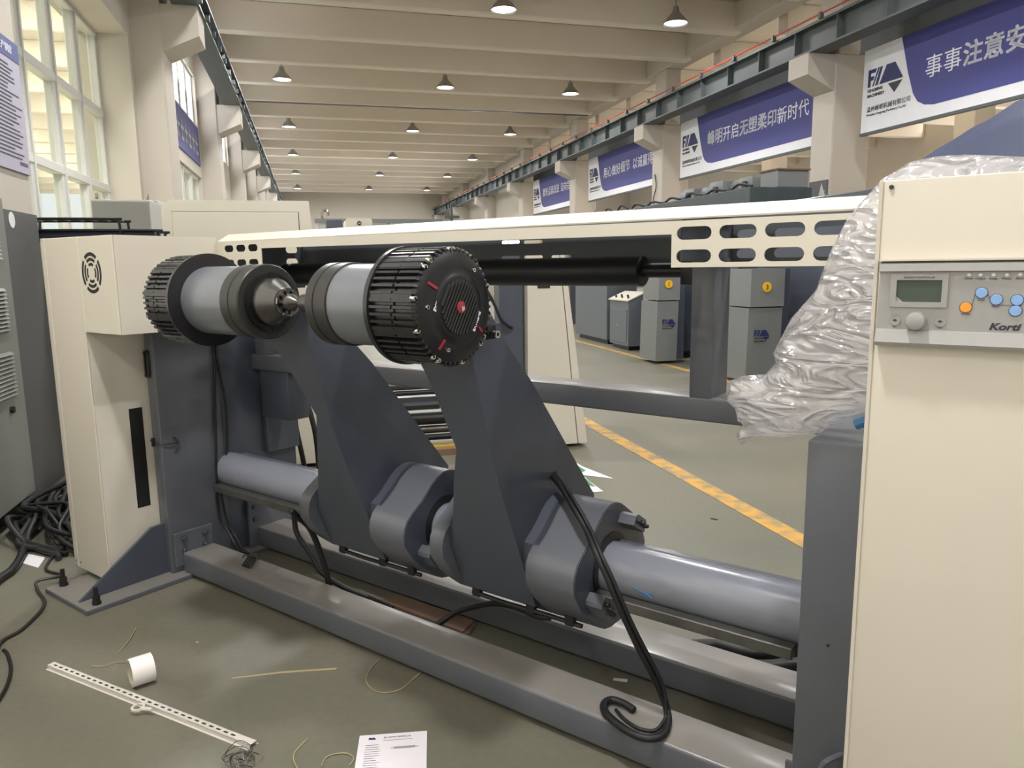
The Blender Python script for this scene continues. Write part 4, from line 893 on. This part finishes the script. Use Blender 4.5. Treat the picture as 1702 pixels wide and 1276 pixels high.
m = MB(); logo(m, PT(.03, .026, .001), e1, .022, -e2); m.build('emblem', M_logo, sh, smooth=False)
m = MB(); m.prism([PT(.075, .033, .001), PT(.165, .033, .001), PT(.165, .0345, .001), PT(.075, .0345, .001)], (0, 0, .0002)); m.build('rule', M_ink, sh, smooth=False)
m = MB(); m.prism([PT(.11, .068, .001), PT(.175, .068, .001), PT(.175, .078, .001), PT(.11, .078, .001)], (0, 0, .0002)); g_ = m.build('roll_drawing', M_silver, sh, smooth=False)
m = MB(); m.prism([PT(.10, .072, .001), PT(.185, .072, .001), PT(.185, .074, .001), PT(.10, .074, .001)], (0, 0, .0001)); m.build('roll_axle', M_ink, sh, smooth=False)
# boards under the tube, leaflet, strings, scraps
def slab(name, pts, h_, m, label, cat, z=0.0): return tag(MB().prism([(p[0], p[1], z) for p in pts], (0, 0, h_)).build(name, m, loc=(pts[0][0], pts[0][1], z), smooth=False), label, cat)
slab('cardboard_sheet', [(-2.316, 2.09), (-2.269, 2.20), (-1.83, 2.20), (-1.80, 2.13), (-1.819, 2.06)], .012, M_card, 'brown board lying flat on the floor, lowest of the pair between the beams', 'board')
slab('cardboard_sheet', [(-2.30, 2.11), (-2.26, 2.20), (-1.84, 2.20), (-1.815, 2.10)], .01, M_card, 'brown board lying on top of the other board between the beams', 'board', .0125)
lf = thing('torn_leaflet', 'torn green and white leaflet on the floor behind the right arm', 'paper', (-2.6, 4.4, 0))
MB().prism([(-3.126, 4.827, .001), (-2.75, 4.56, .001), (-2.40, 4.40, .001), (-2.62, 4.36, .001), (-2.50, 4.25, .001), (-2.31, 4.104, .001), (-2.403, 4.01, .001), (-2.75, 4.25, .001)], (0, 0, .001)).build('sheet', M_paper, lf, smooth=False)
MB().prism([(-2.95, 4.67, .002), (-2.66, 4.47, .002), (-2.66, 4.38, .002), (-2.40, 4.16, .002), (-2.55, 4.16, .002), (-2.72, 4.28, .002)], (0, 0, .0008)).build('green_print', M_green, lf, smooth=False)
cable('pale_string', [(-2.96, 1.38, .003), (-2.88, 1.31, .003), (-2.82, 1.24, .003)], .002, 'short pale string end on the floor below the foot plate', 'string', M_string)
cable('pale_string', [(-2.60, 1.27, .003), (-2.74, 1.21, .003), (-2.76, 1.16, .003), (-2.80, 1.13, .003)], .0016, 'curved pale string on the floor left of the tape roll', 'string', M_string)
cable('pale_string', [(-1.96, 1.79, .003), (-1.93, 1.71, .003), (-1.88, 1.65, .003), (-1.8, 1.63, .003), (-1.75, 1.68, .003), (-1.76, 1.77, .003), (-1.77, 1.82, .003)], .0018, 'loop of brown string on the floor in front of the front beam', 'string', M_string)
cable('pale_string', [(-1.79, 1.32, .003), (-1.77, 1.26, .003), (-1.74, 1.23, .003), (-1.69, 1.21, .003)], .0018, 'curl of string at the bottom edge left of the printed sheet', 'string', M_string)
cable('pale_string', [(-1.65, 1.26, .004), (-1.67, 1.3, .004), (-1.64, 1.34, .004), (-1.6, 1.34, .004), (-1.585, 1.31, .004)], .0016, 'small string loop touching the left edge of the printed sheet', 'string', M_string)
mk = [(-2.3, 1.385), (-2.18, 1.515), (-2.04, 1.645), (-2.045, 1.655), (-2.185, 1.527), (-2.302, 1.392)]
slab('scrap_strip', mk, .001, M_string, 'long pale scrap strip on the floor right of the tape roll', 'scrap')
slab('white_label', [(-1.175, 2.165), (-1.13, 2.185), (-1.135, 2.20), (-1.18, 2.18)], .002, M_paper, 'tiny white label on the floor between the beams at the right', 'label')
slab('paper_scrap', [(-4.0, 1.42), (-4.13, 1.40), (-4.24, 1.47), (-4.12, 1.50)], .002, M_paper, 'crumpled paper scrap on the floor below the cable tangle', 'scrap')
slab('dark_chip', [(-1.54, 3.985), (-1.50, 3.985), (-1.50, 4.0), (-1.54, 4.0)], .003, M_rubber, 'small dark chip on the floor beside the yellow line', 'scrap')
cb = MB()
for k in range(14):
    th = random.random()*PI; r = .012+.03*random.random(); c = Vector((-1.85+random.uniform(-.03, .03), 1.13+random.uniform(-.02, .02), .012+.02*random.random()))
    cb.tube([c+Vector((r*math.cos(th+q), r*math.sin(th+q), .008*math.sin(3*q+k))) for q in (0, 1.2, 2.4, 3.6, 4.8)], .0012, 5, 4)
tag(cb.build('wire_clump', M_steel, loc=(-1.85, 1.13, 0)), 'small clump of grey wire swarf at the bottom edge of the floor', 'scrap')['kind'] = 'stuff'

# ================================================================== MACHINES BEHIND (frame H)
# infeed unit between the unwinder and the line
iu = thing('infeed_unit', 'cream-panelled web infeed unit with steel rollers, directly behind the unwinder', 'machine', (.9, 6.0, 0), 'H')
MB().prism([(1.615, 5.56, .03), (2.03, 5.56, .03), (1.875, 5.56, 1.56), (1.62, 5.56, 1.56)], (0, .9, 0)).build('right_panel', M_cream, iu, smooth=False)
MB().prism([(2.038, 5.56, .03), (2.114, 5.56, .03), (1.918, 5.56, 1.56), (1.883, 5.56, 1.56)], (0, .9, 0)).build('right_edge_panel', M_cream, iu, smooth=False)
b = MB().box(1.70, 1.80, 5.555, 5.56, 1.285, 1.31).build('panel_slot', M_void, iu)
MB().box(-.42, .10, 5.56, 6.4, .03, 1.56, .004, 1).build('left_panel', M_cream, iu)
MB().box(.107, .26, 5.56, 6.4, .03, 1.56, .004, 1).build('left_edge_panel', M_cream, iu)
MB().box(1.41, 1.60, 5.62, 5.80, 0, 1.56, .004, 1).build('frame_post', M_dgrey_shade, iu)
MB().box(1.33, 1.42, 5.60, 5.66, .93, 1.02).build('bracket', M_dgrey_shade, iu)
MB().cyl((1.2, 5.66, .84), (1.52, 5.66, .84), .012, None, 14).build('shaft', M_chrome, iu)
for z, r, m in ((.585, .03, M_roller), (.53, .034, M_steel), (.47, .02, M_roller), (.255, .05, M_roller), (.165, .032, M_steel), (.10, .025, M_roller)):
    MB().cyl((.26, 5.85, z), (1.62, 5.85, z), r, None, 24).build('roller', m, iu)
MB().box(.26, 1.62, 5.9, 6.0, .355, .425).build('tie_bar', M_grey, iu)
MB().box(.26, 1.0, 6.1, 6.2, .28, .355).build('tie_bar', M_mgrey, iu)
tag(MB().box(.45, 1.35, 5.62, 5.75, .0, .05).build('pallet_strip', M_card, loc=(.9, 5.7, 0), frame='H'), 'brown printed pallet strip on the floor under the infeed rollers', 'board')
tag(MB().box(.45, 1.35, 5.66, 5.78, .05, .068).build('yellow_strip', pm('dull_yellow', (186, 160, 84), .6), loc=(.9, 5.7, .05), frame='H'), 'yellow strip lying on the pallet strip under the infeed rollers', 'strip')
cable_h = tag(MB().tube([(1.30, 5.58, 1.28), (1.36, 5.57, 1.16), (1.40, 5.56, 1.06), (1.46, 5.57, 1.0), (1.5, 5.6, .98)], .012, 8).build('black_cable', M_rubber, loc=(1.4, 5.57, 1.0), frame='H'), 'black cable arching behind the right motor beside the grey post', 'cable')

# electrical cabinets along the window wall
def ecab(t0, t1, s0, s1, z, label, eyes=True):
    o = thing('electrical_cabinet', label, 'cabinet', ((t0+t1)/2, s0, 0), 'H')
    MB().box(t0, t1, s0+.012, s1, 0, z, .004, 1).build('body', M_ltgrey, o)
    MB().box(t0+.01, t1-.01, s0, s0+.012, .03, z-.012, .003, 1).build('door', pm('cabinet_door_grey', (150, 150, 144), .5, var=.02), o)
    if eyes:
        for x in (t0+.03, t1-.03):
            MB().lathe((x-.006, s0+.1, z+.035), (x+.006, s0+.1, z+.035), [(0, .028), (0, .016), (.012, .016), (.012, .028)], 16, False).cyl((x, s0+.1, z), (x, s0+.1, z+.015), .01, None, 8).build('lifting_eye', M_chrome, o)
    return o
ecab(-1.72, -1.27, 7.0, 7.5, 2.045, 'grey electrical cabinet with lifting eyes by the left windows')
ecab(-1.62, -1.38, 8.0, 8.5, 2.13, 'grey electrical cabinet just left of the cream rounded hood', False)
o = thing('side_cabinet', 'low dark-topped cabinet behind the left cream cabinet, carrying a wire tray', 'cabinet', (-1.6, 6.3, 0), 'H')
MB().box(-1.9, -1.0, 6.0, 6.6, 0, 1.66, .004, 1).build('body', M_ltgrey, o)
MB().box(-1.93, -.98, 5.98, 6.62, 1.66, 1.70).build('top', M_black, o)
o = thing('wire_tray', 'black wire tray standing on the low cabinet behind the cream cabinet', 'tray', (-1.5, 6.2, 1.70), 'H')
for k, (t0, t1, z) in enumerate(((-1.9, -1.30, 1.825), (-1.85, -1.05, 1.745))):
    MB().tube([(t0, 6.02, 1.705), (t0+.005, 6.02, z-.01), (t0+.03, 6.02, z), (t1-.03, 6.02, z), (t1-.005, 6.02, z-.01), (t1, 6.02, 1.705)], .010, 8, 3).build('wire_frame', M_black, o)
    MB().tube([(t0, 6.3, 1.705), (t0+.005, 6.3, z-.01), (t0+.03, 6.3, z), (t1-.03, 6.3, z), (t1-.005, 6.3, z-.01), (t1, 6.3, 1.705)], .010, 8, 3).build('wire_frame', M_black, o)
for k in range(7): MB().tube([(-1.87+.09*k, 6.02, 1.825), (-1.87+.09*k, 6.3, 1.825)], .006, 6, 1).build('cross_wire', M_black, o)
MB().box(-1.88, -1.08, 6.04, 6.28, 1.701, 1.74).build('tray_base', pm('tray_navy', (40, 48, 66), .5, var=.08), o)

# cream unit with rounded hood
o = thing('line_unit', 'cream machine unit with a rounded hood corner, seen above the guard bar', 'machine', (-.6, 8.0, 0), 'H')
def hood(t0, t1, z1, r): return [(t0, 8.0, .1)]+[(x, 8.0, z) for x, z in arc(t0+r, z1-r, r, PI, PI/2, 8)]+[(t1, 8.0, z1), (t1+.14, 8.0, .1)]
MB().prism(hood(-1.36, .03, 2.135, .13), (0, 1.5, 0)).build('hood', M_cream, o, angle=30)
MB().box(-1.26, -.08, 7.992, 8.0, .3, 2.02, .002, 1).build('front_panel', M_cream, o)
MB().box(-1.262, -.075, 7.997, 8.003, 2.02, 2.026).box(-.078, -.072, 7.997, 8.003, .3, 2.026).build('panel_gap', M_ring, o)
o = thing('motor_box', 'dark grey box with a lifting ring beside the cream rounded hood', 'box', (.2, 8.2, 0), 'H')
MB().box(.20, .36, 8.15, 8.6, 0, 1.96, .004, 1).build('body', M_dgrey_shade, o)
MB().tube([(.16, 8.2, 1.96), (.155, 8.2, 2.02), (.18, 8.2, 2.055), (.215, 8.2, 2.05), (.225, 8.2, 2.0)], .014, 8).build('lifting_ring', M_chrome, o)
o = thing('far_unit', 'pale far machine hood with a small round dark badge', 'machine', (1.2, 18, 0), 'H')
MB().prism([(.87, 18, 0)]+[(x, 18, z) for x, z in arc(.95, 2.54, .08, PI, PI/2, 5)]+[(x, 18, z) for x, z in arc(1.40, 2.54, .08, PI/2, 0, 5)]+[(1.48, 18, 0)], (0, 1.2, 0)).build('hood', M_cream, o)
MB().cyl((1.18, 18, 2.5), (1.18, 17.98, 2.5), .05, None, 20).build('badge', M_ink, o)
MB().box(1.155, 1.205, 17.975, 17.98, 2.492, 2.508).build('badge_mark', M_text, o)
o = thing('far_line', 'long row of pale machine housings with a grey top rail near the far wall', 'machine', (2.5, 30, 0), 'H')
MB().box(.4, 4.4, 30, 33, 0, 3.18).build('housing', M_ltgrey, o)
MB().box(.3, 5.2, 29.9, 30.1, 3.2, 3.36).build('top_rail', M_mgrey, o)
for k in range(3): MB().box(1.25+k*.9, 1.33+k*.9, 29.95, 30.0, 2.4, 3.2).build('door_post', M_mgrey, o)
o = thing('crane_hook_stand', 'thin dark upright with a bent top by the end of the right runway beam', 'stand', (5.6, 30, 0), 'H')
MB().tube([(5.6, 30, 0), (5.6, 30, 3.6), (5.62, 30, 3.95), (5.8, 30, 4.05)], .05, 8).build('post', M_crane, o)
MB().box(5.3, 5.9, 29.9, 30.1, 3.4, 3.5).build('arm', M_crane, o)

# printing line on the right
def unit(t0, t1, s0, z, num, label, wdt=.55):
    o = thing('print_unit', label, 'machine', ((t0+t1)/2, s0, 0), 'H')
    MB().prism([(t0, s0, .045), (t1, s0, .045), (t1+.02, s0, .925), (t0+.02, s0, .925)], (0, wdt, 0)).build('lower_door', M_mgrey, o, smooth=False)
    MB().prism([(t0+.03, s0-.01, .94), (t1+.03, s0-.01, .94), (t1+.05, s0+.02, z), (t0+.05, s0+.02, z)], (0, wdt-.02, 0)).build('upper_door', M_mgrey, o, smooth=False)
    MB().box(t1+.03, t1+.14, s0+.05, s0+wdt, .05, z).build('side_frame', M_dgrey_shade, o)
    c = ((t0+t1)/2+.02, s0-.004, 1.175)
    d = MB().lathe((c[0], c[1], c[2]), (c[0], c[1]-.006, c[2]), [(0, .062), (.006, .062)], 28).build('number_sticker', M_orange, o)
    MB().lathe((c[0], c[1]-.006, c[2]), (c[0], c[1]-.008, c[2]), [(0, .053), (.002, .053)], 28).build('sticker_face', M_yellow, d)
    m = MB(); put_text(m, num, .085, (c[0], c[1]-.0085, c[2]-.03), (1, 0, 0), off=.001, align='CENTER'); m.build('number', M_ink, d)
    m = MB(); logo(m, (t0+.1, s0-.003, .585), (1, 0, 0), .21); m.build('emblem', M_logo, o, smooth=False)
    m = MB(); logo_tip(m, (t0+.1, s0-.003, .585), (1, 0, 0), .21); m.build('emblem_tip', M_logo, o, smooth=False)
    m = MB(); put_text(m, 'FENGMING', .03, (t0+.1, s0-.003, .55), (1, 0, 0)); put_text(m, 'MACHINERY', .03, (t0+.1, s0-.003, .515), (1, 0, 0)); m.build('emblem_lettering', M_ink, o, smooth=False)
    return o
unit(4.87, 5.21, 10.0, 1.31, '1', 'grey print unit with a yellow sticker, seen just right of the console')
unit(5.04, 5.50, 7.9, 1.39, '3', 'larger grey print unit with a yellow sticker, seen right of the grey rear post')
o = thing('console', 'grey control console with a sloping white button top', 'console', (5.4, 11.8, 0), 'H')
MB().prism([(5.22, 11.78, .075), (5.22, 11.78, .84), (5.50, 11.78, .97), (5.50, 11.78, .075)], (0, .82, 0)).build('body', M_pgrey, o, smooth=False)
MB().prism([(5.20, 11.76, .845), (5.20, 11.76, .865), (5.52, 11.76, 1.0), (5.52, 11.76, .98)], (0, .86, 0)).build('top_panel', M_cream, o, smooth=False)
MB().box(5.212, 5.22, 11.84, 12.54, .12, .70, .003, 1).build('door', M_pgrey, o)
MB().cyl((5.212, 12.2, .42), (5.20, 12.2, .42), .02, None, 12).build('lock', M_chrome, o)
for k in range(5):
    MB().cyl((5.27+.05*(k % 2), 11.9+.13*k, .885+.02*(k % 2)), (5.26+.05*(k % 2), 11.9+.13*k, .93+.02*(k % 2)), .018, None, 10).build('push_button', M_ink, o)
MB().box(5.26, 5.48, 11.84, 12.54, 0, .075).build('plinth', M_black, o)
o = thing('dryer_cabinet', 'dark grey dryer cabinet left of the console', 'cabinet', (5.6, 13.4, 0), 'H')
MB().box(5.28, 5.88, 12.9, 14.6, .08, 1.75, .01, 1).build('body', M_pgrey, o)
MB().box(5.34, 5.85, 12.98, 14.5, 0, .08).build('plinth', M_black, o)
o = thing('printing_press', 'long dark press frame with motors on its deck behind the print units', 'machine', (6.6, 10, 0), 'H')
MB().box(6.1, 7.4, 6.2, 12.6, .15, 2.26, .01, 1).build('body', M_dgrey_shade, o)
MB().box(6.2, 7.2, 6.3, 12.5, 0, .15).build('plinth', M_black, o)
MB().box(5.9, 6.9, 9.3, 18.2, 2.28, 2.50, .01, 1).build('deck', pm('deck_dark', (60, 70, 72), .5, var=.15, scale=5), o)
for s in (17.9, 15.6, 13.2): MB().box(6.3, 6.5, s-.1, s+.1, 0, 2.28).build('deck_leg', M_dgrey_shade, o)
for k, s in enumerate((12.0, 10.9, 9.0)):
    MB().box(6.2, 6.9, s-.02, s+.06, .2, 2.2).build('frame_seam', M_black, o)
random.seed(11)
def gearmotor(s, lab, big=1.0):
    g = thing('gear_motor', lab, 'motor', (6.6, s, 2.50), 'H')
    MB().box(6.4, 6.8, s-.22*big, s+.16*big, 2.5, 2.5+.24*big, .02).build('gearbox', M_mgrey, g)
    MB().lathe((6.6, s+.16*big, 2.63), (6.6, s+.62*big, 2.63), [(0, .11*big), (.06, .12*big), (.36*big, .12*big), (.46*big, .08*big)], 20).build('motor', M_pgrey, g)
    MB().cyl((6.4, s-.05, 2.62), (6.36, s-.05, 2.62), .06*big, None, 18).build('shaft_bore', M_black, g)
gearmotor(12.0, 'grey gear motor on the press deck, farthest of the three', 1.0)
gearmotor(11.1, 'grey gear motor on the press deck, in the middle of the three', 1.1)
gearmotor(10.25, 'pale gear motor with two dark bores on the press deck, nearest of the three', 1.0)
o = thing('deck_housing', 'flat grey housing on the press deck under the second banner', 'housing', (6.6, 9.5, 2.5), 'H')
MB().box(6.35, 6.85, 9.33, 9.75, 2.5, 2.74, .01, 1).build('box', M_mgrey, o)
MB().box(6.33, 6.87, 9.31, 9.77, 2.74, 2.76).build('lid', M_card, o)
random.seed(4)
for k in range(12):
    s = 9.7+k*.7
    cl = tag(MB().tube([(6.0, s-.3, 2.52), (5.98, s, 2.56+.05*random.random()), (6.0, s+.25, 2.52), (6.05, s+.55, 2.53)], .02, 6).build('deck_hose', M_rubber, loc=(6, s, 2.5), frame='H'), 'dark hose lying along the near edge of the press deck', 'hose', 'hoses along the press deck')
def intermed(s0, s1, t0, z, label):
    o = thing('press_stand', label, 'machine frame', (t0, s0, 0), 'H')
    MB().box(t0, t0+.3, s0, s1, .1, z, .006, 1).build('plate', M_dgrey_shade, o)
    for z1 in (.35, .75, 1.05): MB().cyl((t0-.1, (s0+s1)/2, z1), (t0, (s0+s1)/2, z1), .04, None, 14).build('shaft_end', M_chrome, o)
    MB().box(t0+.02, t0+.28, s0, s1, 0, .1).build('foot', M_black, o)
intermed(8.8, 9.6, 5.45, 1.5, 'dark press side frame between print units 1 and 3')
intermed(10.6, 11.6, 5.55, 1.5, 'dark press side frame between the console and print unit 1')
intermed(6.6, 7.6, 5.78, 1.5, 'dark press side frame right of print unit 3')

# navy tarpaulin over a machine at the far right
def tarp():
    b = MB(); ns, nt_ = 40, 18; G = []
    for i in range(ns+1):
        s = 6.45-(6.45-3.2)*i/ns; row = []
        crest = 2.52+.52*min(1, max(0, (6.45-s)/1.3))**.8
        for j in range(nt_+1):
            v = j/nt_; t = 5.55+1.9*v
            z = 2.10+(crest-2.10)*min(1, .25+(v*2.1)) if v < .36 else crest-.12*(v-.36)
            if v < .06: z = 1.9
            z += .035*noise.noise(Vector((s*1.7, t*2.2, .4)))+.02*noise.noise(Vector((s*5, t*3, 2)))
            if i == 0: z = min(z, 2.5)
            row.append(b.bm.verts.new((t, s, z)))
        G.append(row)
    for i in range(ns):
        for j in range(nt_): b.bm.faces.new((G[i][j], G[i+1][j], G[i+1][j+1], G[i][j+1]))
    o = b.build('tarpaulin', M_tarp, loc=(6.4, 5.5, 2.0), frame='H', angle=180)
    sm = o.modifiers.new('thickness', 'SOLIDIFY'); sm.thickness = .01
    return o
tag(tarp(), 'navy blue tarpaulin draped over a tall machine at the upper right', 'tarpaulin')
o = thing('covered_machine', 'dark machine body standing under the navy tarpaulin', 'machine', (6.5, 5.6, 0), 'H')
MB().box(5.85, 7.3, 3.7, 5.5, .1, 2.05, .01, 1).build('body', M_dgrey_shade, o)
MB().box(6.0, 7.2, 3.8, 5.4, 0, .1).build('plinth', M_black, o)

# louvred cabinet at the far left
o = thing('louvred_cabinet', 'light grey floor cabinet with stacked louvres at the left edge', 'cabinet', (-1.95, 4.6, 0), 'H')
M_louv = pm('louvred_cabinet_grey', (128, 128, 122), .5, var=.03, scale=3)
MB().box(-1.94, -1.73, 3.7, 5.14, .10, 1.89, .006, 1).build('body', M_louv, o)
MB().box(-1.92, -1.80, 3.8, 5.02, 0, .10).build('plinth', M_black, o)
for z0, z1 in ((1.53, 1.79), (1.12, 1.37), (.74, 1.0)):
    lv = MB()
    for k in range(11):
        z = z0+(z1-z0)*k/11
        lv.prism([(-1.73, 3.9, z), (-1.712, 3.9, z), (-1.73, 3.9, z+.018)], (0, 1.1, 0))
    lv.build('louvre', M_louv, o)
MB().cyl((-1.732, 4.9, .66), (-1.71, 4.9, .66), .02, None, 12).build('lock', M_black, o)
tag(MB().lathe((-1.7848, 5.42, 1.78), (-1.782, 5.42, 1.78), [(0, .05), (.002, .05)], 20).build('round_sticker', M_white, loc=(-1.78, 5.42, 1.78), frame='H'), 'round white sticker on the dark lower part of the nearest left column', 'sticker')
